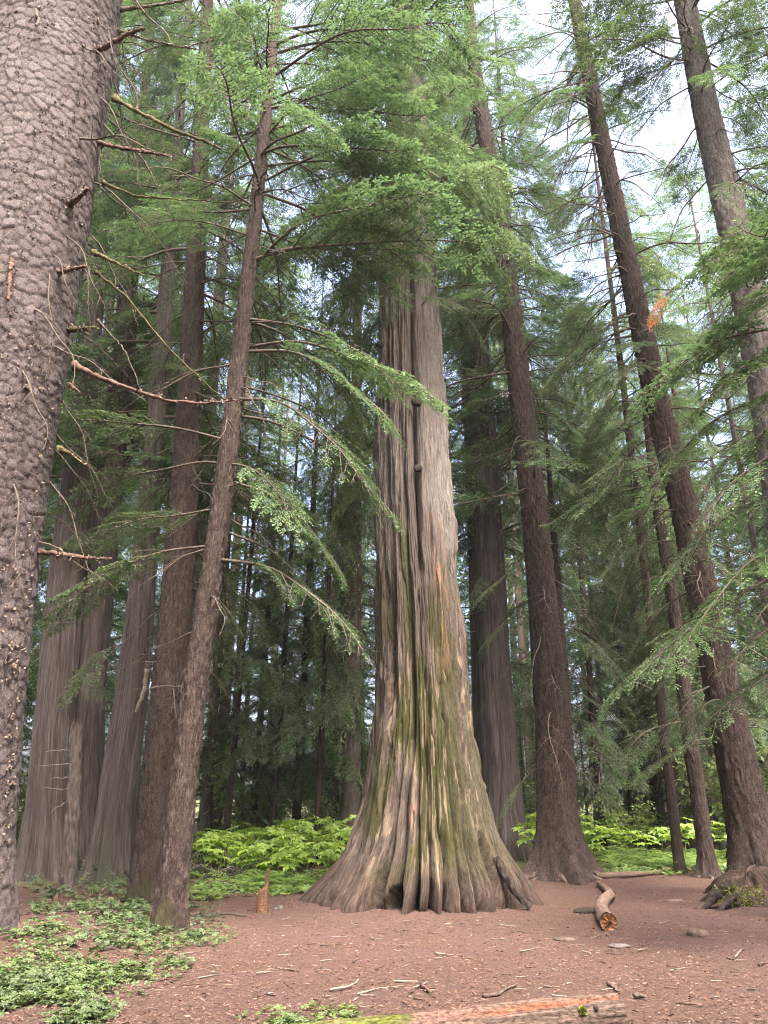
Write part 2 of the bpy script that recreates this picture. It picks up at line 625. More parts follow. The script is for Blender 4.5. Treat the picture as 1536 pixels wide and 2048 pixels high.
def axis_from_photo(pts, Y, ztop, rtop, lean_y=0.0, zb=None, thin=0.9, deep=0.25):
    """pts: (px, py, width px) seen on the plane Y metres ahead"""
    rows = []
    for px, py, w in pts:
        P = at_y(px, py, Y)
        rows.append((P[2], P[0], Y, w / 2 / FPX * depth(P)))
    rows.sort()
    A = np.array(rows)
    zb_ = (h1(A[0, 1], Y) if zb is None else zb) - deep
    k = (A[1, 1] - A[0, 1]) / (A[1, 0] - A[0, 0])
    first = [zb_, A[0, 1] - k * (A[0, 0] - zb_), Y, A[0, 3]] if A[0, 0] > zb_ + 0.05 else None
    k2 = (A[-1, 1] - A[-2, 1]) / (A[-1, 0] - A[-2, 0])
    last = [ztop, A[-1, 1] + 0.75 * k2 * (ztop - A[-1, 0]), Y, rtop] if ztop > A[-1, 0] else None
    A = np.vstack([r for r in ([first] if first else []) + list(A) + ([last] if last else [])])
    z = np.arange(A[0, 0], A[-1, 0], 0.05)
    x = np.interp(z, A[:, 0], A[:, 1])
    r = np.interp(z, A[:, 0], A[:, 3])
    k = 41
    pad = lambda a: np.concatenate([2 * a[0] - a[k // 2:0:-1], a, 2 * a[-1] - a[-2:-k // 2 - 1:-1]])
    if len(z) > k * 2:
        x = np.convolve(pad(x), np.ones(k) / k, 'valid')[:len(z)]
        r = np.convolve(pad(r), np.ones(k) / k, 'valid')[:len(z)]
    return Axis(z, x, np.full_like(z, Y) + lean_y * (z - z[0]), r * thin)


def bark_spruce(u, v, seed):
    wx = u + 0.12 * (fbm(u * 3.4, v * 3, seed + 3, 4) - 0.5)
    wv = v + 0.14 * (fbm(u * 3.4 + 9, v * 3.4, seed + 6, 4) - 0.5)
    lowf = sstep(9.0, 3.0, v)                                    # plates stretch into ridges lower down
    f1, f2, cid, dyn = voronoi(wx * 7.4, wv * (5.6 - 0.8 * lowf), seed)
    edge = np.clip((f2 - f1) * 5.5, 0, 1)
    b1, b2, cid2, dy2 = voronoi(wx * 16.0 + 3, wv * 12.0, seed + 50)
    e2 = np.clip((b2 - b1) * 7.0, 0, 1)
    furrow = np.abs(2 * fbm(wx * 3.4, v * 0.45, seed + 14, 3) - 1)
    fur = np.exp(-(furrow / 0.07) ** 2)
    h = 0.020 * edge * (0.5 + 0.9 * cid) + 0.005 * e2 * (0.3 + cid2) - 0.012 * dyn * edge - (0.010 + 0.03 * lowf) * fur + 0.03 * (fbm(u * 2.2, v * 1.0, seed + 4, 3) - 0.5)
    return h, np.clip(-0.08 + 0.30 * cid + 0.14 * cid2 + 0.50 * edge ** 0.6 * (0.62 + 0.38 * e2) + 0.40 * (fbm(u * 1.2, v * 0.8, seed + 44, 3) - 0.5), 0, 1)  # tone drops in the cracks: their shade and darker inner bark, as colour


def bark_hemlock(u, v, seed):
    wu = u + 0.06 * (fbm(u * 3, v * 1.2, seed + 3, 3) - 0.5)
    r1 = 1 - np.abs(2 * fbm(wu * 13, v * 2.6, seed, 2) - 1)
    f1, f2, cid, dyn = voronoi(wu * 19, v * 7.5, seed + 8)
    e = np.clip((f2 - f1) * 2.5, 0, 1)
    h = 0.024 * e * (0.5 + cid) - 0.022 * r1 + 0.014 * (fbm(u * 2, v * 1.5, seed + 9, 2) - 0.5)
    return h, 0.05 + 0.55 * cid + 0.35 * fbm(u * 20, v * 7, seed + 33, 2)


def bark_cedar(u, v, seed):
    wu = u + 0.10 * (fbm(u * 1.5, v * 0.5, seed + 3, 3) - 0.5)
    r1 = np.abs(2 * vnoise(wu * 9, v * 0.35, seed) - 1)
    r2 = np.abs(2 * fbm(wu * 22, v * 0.8, seed + 4, 2) - 1)
    h = 0.042 * np.sqrt(r1) + 0.024 * r2
    return h, 0.1 + 0.45 * r2 + 0.45 * fbm(wu * 14, v * 0.5, seed + 12, 3)


BARK = {'spruce': bark_spruce, 'hemlock': bark_hemlock, 'cedar': bark_cedar}


def trunk_mesh(ax, base, bark, mat, nu, dz, flare=0.5, fz=0.5, lobes=5, lamp=0.35, seed=0, dz_hi=None, zsplit=14, flute=0.0, moss_side=None, amp=1.0, front=0.62):
    z = [ax.z[0]]
    while z[-1] < ax.z[-1]:
        z.append(z[-1] + (dz if (z[-1] < zsplit) else (dz_hi or dz * 4)))
    z = np.array(z[:-1])
    # columns are closer together on the side that faces the clearing
    a = np.linspace(-1, 1, nu, endpoint=False)
    th = np.pi * (front * a + (1 - front) * a ** 3)                # 0 faces the camera (-Y)
    Z, TH = np.meshgrid(z, th, indexing='ij')
    cx = np.interp(z, ax.z, ax.x)[:, None]
    cyy = np.interp(z, ax.z, ax.y)[:, None]
    R = np.interp(z, ax.z, ax.r)[:, None]
    hb = Z - (base[2])
    rm = float(np.interp(base[2] + 1.5, ax.z, ax.r))
    U = TH * rm
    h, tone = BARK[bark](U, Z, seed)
    h = h - h.mean()
    rg = np.random.default_rng(seed)
    lob = np.zeros_like(TH)
    for k in range(1, 4):
        lob = lob + np.cos((lobes * k // 2 + k) * TH + rg.random() * 6.28) / k
    fl = np.exp(-np.maximum(hb, -0.1) / fz)
    RR = R * (1 + flare * fl * (1 + lamp * lob)) * (1 + 0.03 * (fbm(TH * 2, Z * 0.7, seed + 71, 2) - 0.5))
    if flute:
        w = np.abs(np.sin(TH * 3.5 + 0.35 * fbm(Z * 0.3, Z * 0, seed + 5, 2) * 6 + rg.random() * 6)) ** 0.6
        RR = RR * (1 + flute * (0.4 + 1.2 * np.exp(-np.maximum(hb, 0) / 2.5)) * (w - 0.7))
    RR = RR + amp * h * np.clip(R / 0.2, 0.15, 1)
    X = cx + RR * np.sin(TH)
    Yw = cyy - RR * np.cos(TH)
    V = np.stack([X - base[0], Yw - base[1], Z - base[2]], -1).reshape(-1, 3)
    nr = len(z)
    i, j = np.meshgrid(np.arange(nr - 1), np.arange(nu), indexing='ij')
    j2 = (j + 1) % nu
    F = np.stack([i * nu + j, i * nu + j2, (i + 1) * nu + j2, (i + 1) * nu + j], -1).reshape(-1, 4)
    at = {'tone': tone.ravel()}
    if moss_side is not None:
        mz, mt = moss_side
        mo = np.exp(-np.maximum(hb, 0) / mz) * (0.25 + 0.75 * np.clip(np.cos(TH - mt), 0, 1)) * sstep(0.38, 0.62, fbm(U * 3, Z * 1.6, seed + 91, 3)) * 1.4
        at['moss'] = np.clip(mo, 0, 1).ravel()
    uv = np.stack([U.ravel(), Z.ravel()], -1)
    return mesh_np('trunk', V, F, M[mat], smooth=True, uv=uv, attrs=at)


def tree(key, name, label, cat, group, ax, bark, mat, **kw):
    zb = h1(ax.x[0], ax.y[0])
    b = ax.c(zb)
    e = empty(name, b)
    tag(e, label, cat, group)
    tr = obj('trunk', trunk_mesh(ax, b, bark, mat, **kw), e)
    TREES[key] = (e, ax, b)
    return e


def root_set(key, specs, rng, mat='root'):
    """specs: (angle deg from the camera side, length, radius)"""
    e, ax, b = TREES[key]
    r0 = ax.rad(b[2] + 0.5)
    for a, ln, rr in specs:
        a = math.radians(a)
        n = 14
        s = np.linspace(0, 1, n)
        ang = a + 0.5 * (rng.random() - 0.5) * s + 0.10 * np.sin(s * 7 + rng.random() * 6)
        dist = r0 * 0.7 + ln * s
        x = b[0] + np.sin(ang) * dist
        y = b[1] - np.cos(ang) * dist
        z = H(x, y) + 0.42 * np.exp(-s * 5.5) * (rr / 0.1) + rr * 0.45 - 1.5 * rr * s ** 3
        P = np.stack([x, y, z], -1) - b
        g = Geo()
        g.tube(P, rr * (1.25 - 0.95 * s), 8, 0, 0.12, rng)
        obj('root', g.mesh('root', [M[mat]], True), e)


# T1 the great spruce beside the camera
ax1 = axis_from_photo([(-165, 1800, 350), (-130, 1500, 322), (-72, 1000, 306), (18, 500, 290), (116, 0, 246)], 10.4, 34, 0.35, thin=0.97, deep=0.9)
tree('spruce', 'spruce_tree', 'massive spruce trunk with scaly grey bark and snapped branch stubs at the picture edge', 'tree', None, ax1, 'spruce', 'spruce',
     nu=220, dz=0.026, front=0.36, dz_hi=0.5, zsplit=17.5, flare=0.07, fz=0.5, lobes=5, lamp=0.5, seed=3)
# slender hemlocks
ax3 = axis_from_photo([(338, 1835, 72), (352, 1700, 68), (385, 1400, 60), (432, 1100, 52), (470, 800, 44), (503, 500, 34), (530, 250, 27), (556, 0, 21)], 13.0, 31, 0.03, thin=0.83)
tree('hemlock_a', 'hemlock_tree', 'slim dark hemlock leaning slightly inward, mossy foot in ground cover, before a stouter hemlock', 'tree', 'hemlock trees', ax3, 'hemlock', 'hembark',
     nu=88, dz=0.05, dz_hi=0.6, zsplit=21, flare=0.42, fz=0.35, lobes=5, seed=11, moss_side=(1.2, -0.9))
ax4 = axis_from_photo([(305, 1790, 96), (318, 1600, 84), (336, 1400, 76), (352, 1200, 68), (368, 1000, 60), (378, 800, 52), (388, 600, 44), (400, 330, 34), (415, 0, 24)], 16.6, 36, 0.03)
tree('hemlock_b', 'hemlock_tree', 'stout brown hemlock with a charred seam at its foot, just behind the slim leaning one', 'tree', 'hemlock trees', ax4, 'hemlock', 'hembark',
     nu=88, dz=0.06, dz_hi=0.6, zsplit=24, flare=0.28, fz=0.4, lobes=4, seed=12, moss_side=(0.9, -1.0))
ax9 = axis_from_photo([(1122, 1700, 92), (1112, 1600, 84), (1103, 1400, 70), (1085, 1200, 62), (1066, 1000, 56), (1043, 800, 50), (1020, 600, 44), (993, 400, 38), (965, 240, 33), (946, 120, 27), (936, 0, 20)], 22.0, 40, 0.03)
tree('hemlock_c', 'hemlock_tree', 'straight reddish hemlock on spreading exposed roots, nearest trunk beside the giant', 'tree', 'hemlock trees', ax9, 'hemlock', 'hembark',
     nu=96, dz=0.06, dz_hi=0.6, zsplit=30, flare=0.75, fz=0.55, lobes=6, lamp=0.4, seed=13, amp=1.3)
ax11 = axis_from_photo([(1512, 1700, 108), (1490, 1600, 96), (1448, 1400, 80), (1408, 1200, 70), (1365, 1000, 62), (1312, 800, 55), (1282, 650, 49), (1250, 500, 43), (1198, 250, 35), (1148, 0, 27)], 17.5, 36, 0.03, thin=0.84)
tree('hemlock_d', 'hemlock_tree', 'leaning dark hemlock rooted on an old mossy stump at the clearing edge', 'tree', 'hemlock trees', ax11, 'hemlock', 'hembark',
     nu=88, dz=0.06, dz_hi=0.6, zsplit=25, flare=0.6, fz=0.5, lobes=6, lamp=0.35, seed=14, amp=1.3)
ax12 = axis_from_photo([(1412, 1710, 34), (1398, 1600, 33), (1380, 1480, 31), (1358, 1300, 28), (1338, 1150, 25), (1310, 980, 22), (1296, 850, 18)], 22.6, 20, 0.02)
tree('hemlock_e', 'hemlock_tree', 'thin young hemlock on a low knot of roots beside the leaning dark hemlock', 'tree', 'hemlock trees', ax12, 'hemlock', 'hembark',
     nu=64, dz=0.06, dz_hi=0.4, zsplit=17, flare=0.9, fz=0.25, lobes=5, seed=15)
ax13 = axis_from_photo([(1148, 1700, 26), (1138, 1500, 23), (1124, 1300, 20), (1110, 1100, 16)], 25.5, 17, 0.02)
tree('hemlock_f', 'hemlock_tree', 'thin hemlock pole tucked behind the hemlock with exposed roots', 'tree', 'hemlock trees', ax13, 'hemlock', 'hembark',
     nu=48, dz=0.08, dz_hi=0.4, zsplit=15, flare=0.3, fz=0.3, seed=16)
# cedars
ax5 = axis_from_photo([(95, 1720, 105), (105, 1500, 90), (117, 1350, 84), (132, 1150, 72), (148, 1000, 62), (165, 850, 55), (183, 650, 46), (200, 450, 38), (215, 250, 30)], 21.0, 38, 0.05)
tree('cedar_a', 'cedar_tree', 'broad stringy cedar partly hidden behind the scaly spruce trunk', 'tree', 'old cedars behind the clearing', ax5, 'cedar', 'cedarbark',
     nu=96, dz=0.09, dz_hi=0.8, zsplit=24, flare=0.35, fz=0.6, lobes=5, seed=21, flute=0.18)
ax5b = axis_from_photo([(160, 1720, 100), (162, 1500, 92), (172, 1350, 86), (195, 1150, 74), (214, 1000, 62), (230, 870, 54), (248, 700, 44), (262, 500, 36)], 21.8, 36, 0.05)
tree('cedar_b', 'cedar_tree', 'dark cedar grown against the broad stringy cedar, behind the broken snag', 'tree', 'old cedars behind the clearing', ax5b, 'cedar', 'cedarbark',
     nu=96, dz=0.09, dz_hi=0.8, zsplit=24, flare=0.3, fz=0.6, lobes=4, seed=22, flute=0.16)
ax6 = axis_from_photo([(222, 1720, 88), (235, 1600, 80), (250, 1480, 76), (265, 1380, 70), (282, 1200, 58), (300, 1000, 48), (316, 800, 42), (332, 600, 34), (342, 450, 26)], 20.2, 36, 0.05)
tree('cedar_c', 'cedar_tree', 'grey weathered cedar with a peeling limb, between the dark cedar and stout hemlock', 'tree', 'old cedars behind the clearing', ax6, 'cedar', 'cedarbark',
     nu=100, dz=0.07, dz_hi=0.8, zsplit=24, flare=0.4, fz=0.7, lobes=5, seed=23, flute=0.15, moss_side=(1.0, 0.8))
ax10 = axis_from_photo([(1010, 1690, 92), (1002, 1550, 76), (993, 1400, 70), (984, 1200, 66), (974, 1000, 60), (963, 800, 54), (953, 650, 46), (945, 500, 38)], 27.0, 36, 0.06)
tree('cedar_d', 'cedar_tree', 'tall fluted grey cedar standing just behind the giant, toward the hemlock with exposed roots', 'tree', 'old cedars behind the clearing', ax10, 'cedar', 'cedarbark',
     nu=96, dz=0.10, dz_hi=0.8, zsplit=25, flare=0.45, fz=0.8, lobes=5, seed=24, flute=0.2)
ax10b = axis_from_photo([(968, 1600, 40), (962, 1400, 38), (952, 1100, 34), (940, 850, 30), (930, 650, 25)], 28.5, 34, 0.05)
tree('cedar_e', 'cedar_tree', 'narrow cedar stem half hidden between the giant and the tall fluted cedar', 'tree', 'old cedars behind the clearing', ax10b, 'cedar', 'cedarbark',
     nu=70, dz=0.09, dz_hi=0.8, zsplit=27, flare=0.2, fz=0.6, seed=25, flute=0.1)
# the pale spruce over the right-hand corner
ax14 = axis_from_photo([(1640, 1600, 150), (1600, 1200, 130), (1540, 800, 112), (1500, 600, 102), (1462, 430, 92), (1420, 260, 80), (1392, 120, 70), (1370, 0, 62)], 13.5, 30, 0.05, thin=0.64)
tree('spruce_b', 'spruce_tree', 'pale scaly spruce trunk leaning in high up, its top wrapped in dark foliage', 'tree', None, ax14, 'spruce', 'spruce_pale',
     nu=100, dz=0.06, dz_hi=0.5, zsplit=24, flare=0.3, fz=0.5, seed=31)
ax8 = axis_from_photo([(372, 1600, 40), (380, 1300, 36), (396, 1100, 32), (408, 950, 29), (430, 700, 25), (452, 430, 21), (474, 200, 15)], 24.0, 36, 0.04)
tree('spruce_c', 'spruce_tree', 'slender pale trunk seen in the gap behind the two brown hemlocks', 'tree', None, ax8, 'spruce', 'spruce_pale',
     nu=64, dz=0.08, dz_hi=0.5, zsplit=34, flare=0.2, fz=0.5, seed=32)

rngR = np.random.default_rng(5)
root_set('hemlock_c', [(-75, 1.1, 0.11), (-50, 0.8, 0.10), (-20, 0.75, 0.12), (15, 0.6, 0.10), (45, 0.8, 0.10), (70, 1.0, 0.10), (95, 1.1, 0.09), (-95, 1.3, 0.08)], rngR)
root_set('hemlock_e', [(-60, 0.5, 0.05), (-10, 0.4, 0.05), (40, 0.6, 0.055), (80, 0.7, 0.05)], rngR)
root_set('hemlock_d', [(-80, 0.9, 0.12), (-50, 0.9, 0.12), (-15, 0.7, 0.12), (20, 0.6, 0.1)], rngR)
root_set('spruce', [(70, 0.7, 0.17), (40, 0.55, 0.14), (100, 0.6, 0.13)], rngR)


# ------------------------------------------------------------------ the giant cedar
def giant():
    Y = 16.9
    prof = [(1800, 632, 1050), (1760, 655, 1036), (1700, 684, 1012), (1650, 702, 996), (1600, 718, 982), (1550, 729, 970), (1500, 738, 959), (1400, 750, 942),
            (1300, 752, 931), (1200, 752, 922), (1100, 751, 912), (1000, 751, 903), (900, 752, 896), (800, 755, 890), (700, 757, 882), (600, 760, 876), (500, 763, 870),
            (400, 766, 864), (300, 770, 858), (200, 776, 850), (100, 784, 842)]
    rows = []
    for py, a, b in prof:
        P = at_y((a + b) / 2, py, Y)
        rows.append((P[2], P[0], (b - a) / 2 / FPX * depth(P)))
    rows.sort()
    A = np.array(rows)
    A = np.vstack([[-0.35, A[0, 1], A[0, 2] * 1.04], A, [34, A[-1, 1] + 0.2, 0.25]])
    base = np.array([A[1, 1], Y, h1(A[1, 1], Y)])
    z = np.concatenate([np.arange(-0.3, 5, 0.03), np.arange(5, 20, 0.055), np.arange(21, 34, 0.5)])
    nu = 370
    a = np.linspace(-1, 1, nu, endpoint=False)
    th = np.pi * (0.50 * a + 0.50 * a ** 3)
    Z, TH = np.meshgrid(z, th, indexing='ij')
    cx = np.interp(z, A[:, 0], A[:, 1])[:, None]
    R = np.interp(z, A[:, 0], A[:, 2])[:, None]
    hb = np.maximum(Z, 0)
    low = np.exp(-hb / 1.1)
    mid = np.exp(-hb / 3.2)
    # big ribs: uneven, rounded, parted by sharp grooves that wander a little with height
    rg = np.random.default_rng(41)
    drift = 0.24 * (fbm(TH * 1.9 + 3, Z * 0.55, 5, 4) - 0.5) * (0.5 + np.clip(Z, 0, 4) / 3) + 0.16 * (1 - mid) * np.sin(TH * 2)
    T2 = TH + drift
    cuts = np.sort(np.concatenate([np.array([-1.42, -1.12, -0.88, -0.52, -0.34, -0.12, 0.05, 0.20, 0.42, 0.60, 0.86, 1.08, 1.36]), rg.uniform(1.5, 3.1, 7), -rg.uniform(1.55, 3.1, 7)]))
    cuts = np.concatenate([[cuts[-1] - 2 * np.pi], cuts, [cuts[0] + 2 * np.pi]])
    idx = np.clip(np.searchsorted(cuts, T2.ravel()).reshape(T2.shape), 1, len(cuts) - 1)
    c0, c1 = cuts[idx - 1], cuts[idx]
    t = (T2 - c0) / (c1 - c0)
    wd = (c1 - c0)
    rib = np.sqrt(np.clip(1 - (2 * t - 1) ** 2, 0, 1))            # rounded back, sharp valley
    rid = hash2(idx, idx * 0, 4)
    groove_d = (0.10 + 0.46 * low + 0.20 * mid) * np.clip(wd / 0.28, 0.5, 1.25)
    big = (rib - 0.72) * groove_d
    # second set of ribs, narrower, strong near the ground
    t3 = T2 * 19 + 2.2 * fbm(T2 * 3, Z * 0.25, 61, 2)
    small = (np.abs(np.sin(t3 * 0.5)) ** 0.55 - 0.7) * (0.03 + 0.10 * low) * (0.3 + 1.4 * fbm(TH * 5, Z * 0.6, 62, 2))
    RR = R * (0.925 - 0.10 * low - 0.12 * mid * sstep(0.15, 1.2, Z) + big + small)
    # each rib's foot reaches out a different length
    foot = np.exp(-hb / 0.42) * (hash2(idx, idx * 0, 9) - 0.62) * 0.26 * rib
    RR = RR + R * foot
    # hollows under the buttresses
    for tc, wdt, zt, dp in ((-0.52, 0.045, 0.9, 0.6), (-0.34, 0.085, 0.38, 0.6), (0.90, 0.10, 1.0, 0.75), (-0.12, 0.03, 0.55, 0.5), (0.05, 0.025, 0.5, 0.45), (0.20, 0.03, 0.45, 0.5), (0.42, 0.03, 0.6, 0.5), (0.60, 0.03, 0.4, 0.5), (-0.88, 0.035, 0.5, 0.5), (-1.14, 0.05, 0.3, 0.5)):
        m = np.exp(-((T2 - tc) / (wdt * np.clip(1.15 - hb / (zt * 1.9), 0.15, 1))) ** 4) * sstep(zt * 1.35, zt * 0.75, Z + 0.15 * fbm(TH * 9, Z * 2, 7, 2))
        RR = RR - m * dp * R * 0.62
    # the long cleft and other splits in the upper stem

    def split(tc, wdt, z0, z1, dp):
        tw = tc + 0.05 * (fbm(Z * 0.5, Z * 0 + tc * 5, 15, 3) - 0.5)
        return np.exp(-((TH - tw) / (wdt * (0.5 + fbm(Z * 0.8, Z * 0 + 3, 18, 2)))) ** 2) * sstep(z0, z0 + 0.8, Z) * sstep(z1, z1 - 1.2, Z) * dp

    cl = split(0.06, 0.075, 6.2, 16, 0.45) + split(-0.82, 0.07, 3.2, 6.4, 0.36) + split(-0.28, 0.055, 2.2, 10.5, 0.22) + split(1.02, 0.06, 1.8, 4.6, 0.42) + split(0.02, 0.04, 1.2, 5.0, 0.16) + split(-0.86, 0.06, 8.2, 13.5, 0.30) + split(0.62, 0.03, 3.0, 9.0, 0.07)
    RR = RR - cl * np.minimum(R, 0.95)
    U = TH * 1.35
    wu = U + 0.10 * (fbm(U * 1.5, Z * 0.5, 81, 3) - 0.5)
    r1 = np.abs(2 * vnoise(wu * 11, Z * 0.30, 82) - 1)
    r2 = np.abs(2 * fbm(wu * 26, Z * 0.9, 83, 2) - 1)
    r3 = np.abs(2 * fbm(wu * 6, Z * 0.22, 84, 3) - 1)
    RR = RR + 0.05 * np.sqrt(r1) + 0.034 * r2 + 0.07 * np.sqrt(r3) + 0.03 * (fbm(U * 12, Z * 6, 85, 3) - 0.5) - 0.06
    strips = sstep(0.50, 0.54, fbm(wu * 7, Z * 0.33, 86, 3)) + 0.7 * sstep(0.52, 0.55, fbm(wu * 15 + 4, Z * 0.8, 87, 3))
    RR = RR + 0.045 * strips + 0.16 * (fbm(TH * 4, Z * 0.8, 88, 3) - 0.5) * sstep(0.2, 1.5, Z) - 0.03
    RR = np.maximum(RR, R * 0.28)
    X = cx + RR * np.sin(TH)
    Yw = Y - RR * np.cos(TH) * 0.92
    Zw = Z + h1(base[0], Y)
    V = np.stack([X - base[0], Yw - Y, Zw - base[2]], -1).reshape(-1, 3)
    nr = len(z)
    i, j = np.meshgrid(np.arange(nr - 1), np.arange(nu), indexing='ij')
    j2 = (j + 1) % nu
    F = np.stack([i * nu + j, i * nu + j2, (i + 1) * nu + j2, (i + 1) * nu + j], -1).reshape(-1, 4)
    # what grows on and flakes off the bark
    n1 = fbm(U * 1.6, Z * 0.55, 101, 3)
    moss = 1.1 * sstep(0.36, 0.54, n1) * sstep(8.5, 4.5, Z) * sstep(0.25, 1.1, Z) * (0.35 + 0.65 * np.exp(-((TH + 0.25) / 0.9) ** 2)) + 0.7 * np.exp(-((TH + 0.32) / 0.10) ** 2) * sstep(8.8, 7, Z) * sstep(3, 4, Z)
    st = fbm(wu * 12, Z * 0.8, 111, 3)
    reg = fbm(U * 1.2, Z * 0.45, 115, 2)
    streak = sstep(0.62, 0.66, fbm(wu * 30, Z * 1.5, 112, 3)) * sstep(0.44, 0.60, reg) * sstep(6.5, 4.5, Z) * sstep(0.4, 1.0, Z)

    def patch(tc, zc, wt, wz, k=1.0):
        return k * np.exp(-((TH - tc + 0.05 * (n1 - 0.5)) / wt) ** 4 - ((Z - zc) / wz) ** 4) * sstep(0.50, 0.58, fbm(wu * 28, Z * 2.0, 119, 3))

    streak = np.maximum.reduce([streak, patch(0.78, 1.6, 0.085, 0.5), patch(-0.36, 4.2, 0.05, 0.9, 0.9), patch(0.30, 4.3, 0.07, 0.9, 0.8), patch(-0.62, 2.2, 0.06, 1.0, 0.7), patch(-0.22, 1.9, 0.05, 0.9, 0.8),
                                patch(0.13, 0.75, 0.03, 0.35), patch(0.21, 0.8, 0.03, 0.4), patch(0.07, 0.8, 0.02, 0.3, 0.8), patch(-0.75, 1.2, 0.07, 0.4, 0.8), patch(0.55, 0.8, 0.03, 0.4, 0.7)])
    orange = np.maximum.reduce([patch(0.38, 7.5, 0.07, 0.4), patch(0.48, 6.6, 0.10, 0.9, 0.9), patch(0.55, 5.6, 0.07, 0.5, 0.9), patch(0.48, 4.7, 0.06, 0.5, 0.8), patch(0.66, 6.2, 0.1, 1.6, 0.4), patch(-0.22, 1.55, 0.03, 0.2)])
    silver = np.clip(sstep(5.5, 9.0, Z) * (0.45 + 0.55 * sstep(0.0, 0.5, TH)) + 0.2 * (n1 - 0.4), 0, 1)
    bs = sstep(1.3, 0.3, Z)
    uv = np.stack([U.ravel(), Z.ravel()], -1)
    me = mesh_np('trunk', V, F, M['giant'], smooth=True, uv=uv,
                 attrs={'moss': np.clip(moss, 0, 1).ravel(), 'streak': streak.ravel(), 'orange': orange.ravel(), 'silver': silver.ravel(), 'base': (bs * 0.85).ravel()})
    e = empty('giant_cedar_tree', base)
    tag(e, 'giant fluted cedar with buttressed mossy base in the middle of the clearing', 'tree')
    obj('trunk', me, e)
    zz = np.arange(0, 34, 0.1)
    TREES['giant'] = (e, Axis(zz, np.interp(zz, A[:, 0], A[:, 1]), np.full_like(zz, Y), np.interp(zz, A[:, 0], A[:, 2])), base)
    # burls in the cleft and the leaning rotten buttress
    rg = np.random.default_rng(3)
    for px, py, s in ((833, 805, 0.13), (836, 938, 0.10), (760, 690, 0.1)):
        P = at_y(px, py, Y - 0.88) - base
        th_ = rg.random((6, 10))
        g = Geo()
        q = np.linspace(0, 1, 9)
        g.tube(np.stack([P[0] + 0 * q, P[1] + s * 0.6 - s * 1.3 * q, P[2] + 0.15 * s * q], -1), s * np.sqrt(np.clip(1 - (2 * q - 1) ** 2, 0.02, 1)), 10, 0, 0.18, rg)
        obj('burl', g.mesh('burl', [M['char']], True), e)
    for pts, r0, r1 in (([(992, 1715), (1008, 1748), (1032, 1785), (1060, 1815)], 0.085, 0.06),):
        Pw = np.array([at_y(px, py, Y - 0.75 - 0.1 * k) for k, (px, py) in enumerate(pts)])
        s = np.linspace(0, len(pts) - 1, 16)
        P = np.stack([np.interp(s, range(len(pts)), Pw[:, c]) for c in range(3)], -1)
        P[:, 2] = np.maximum(P[:, 2], H(P[:, 0], P[:, 1]) + 0.02)
        g = Geo()
        g.tube(P - base, np.linspace(r0, r1, 16), 10, 0, 0.3, rg)
        obj('root', g.mesh('root', [M['char']], False), e)


giant()

# ------------------------------------------------------------------ boughs (shared meshes)
UPZ = np.array([0, 0, 1.0])


def unit(v):
    v = np.asarray(v, float)
    return v / (np.linalg.norm(v, axis=-1, keepdims=True) + 1e-9)


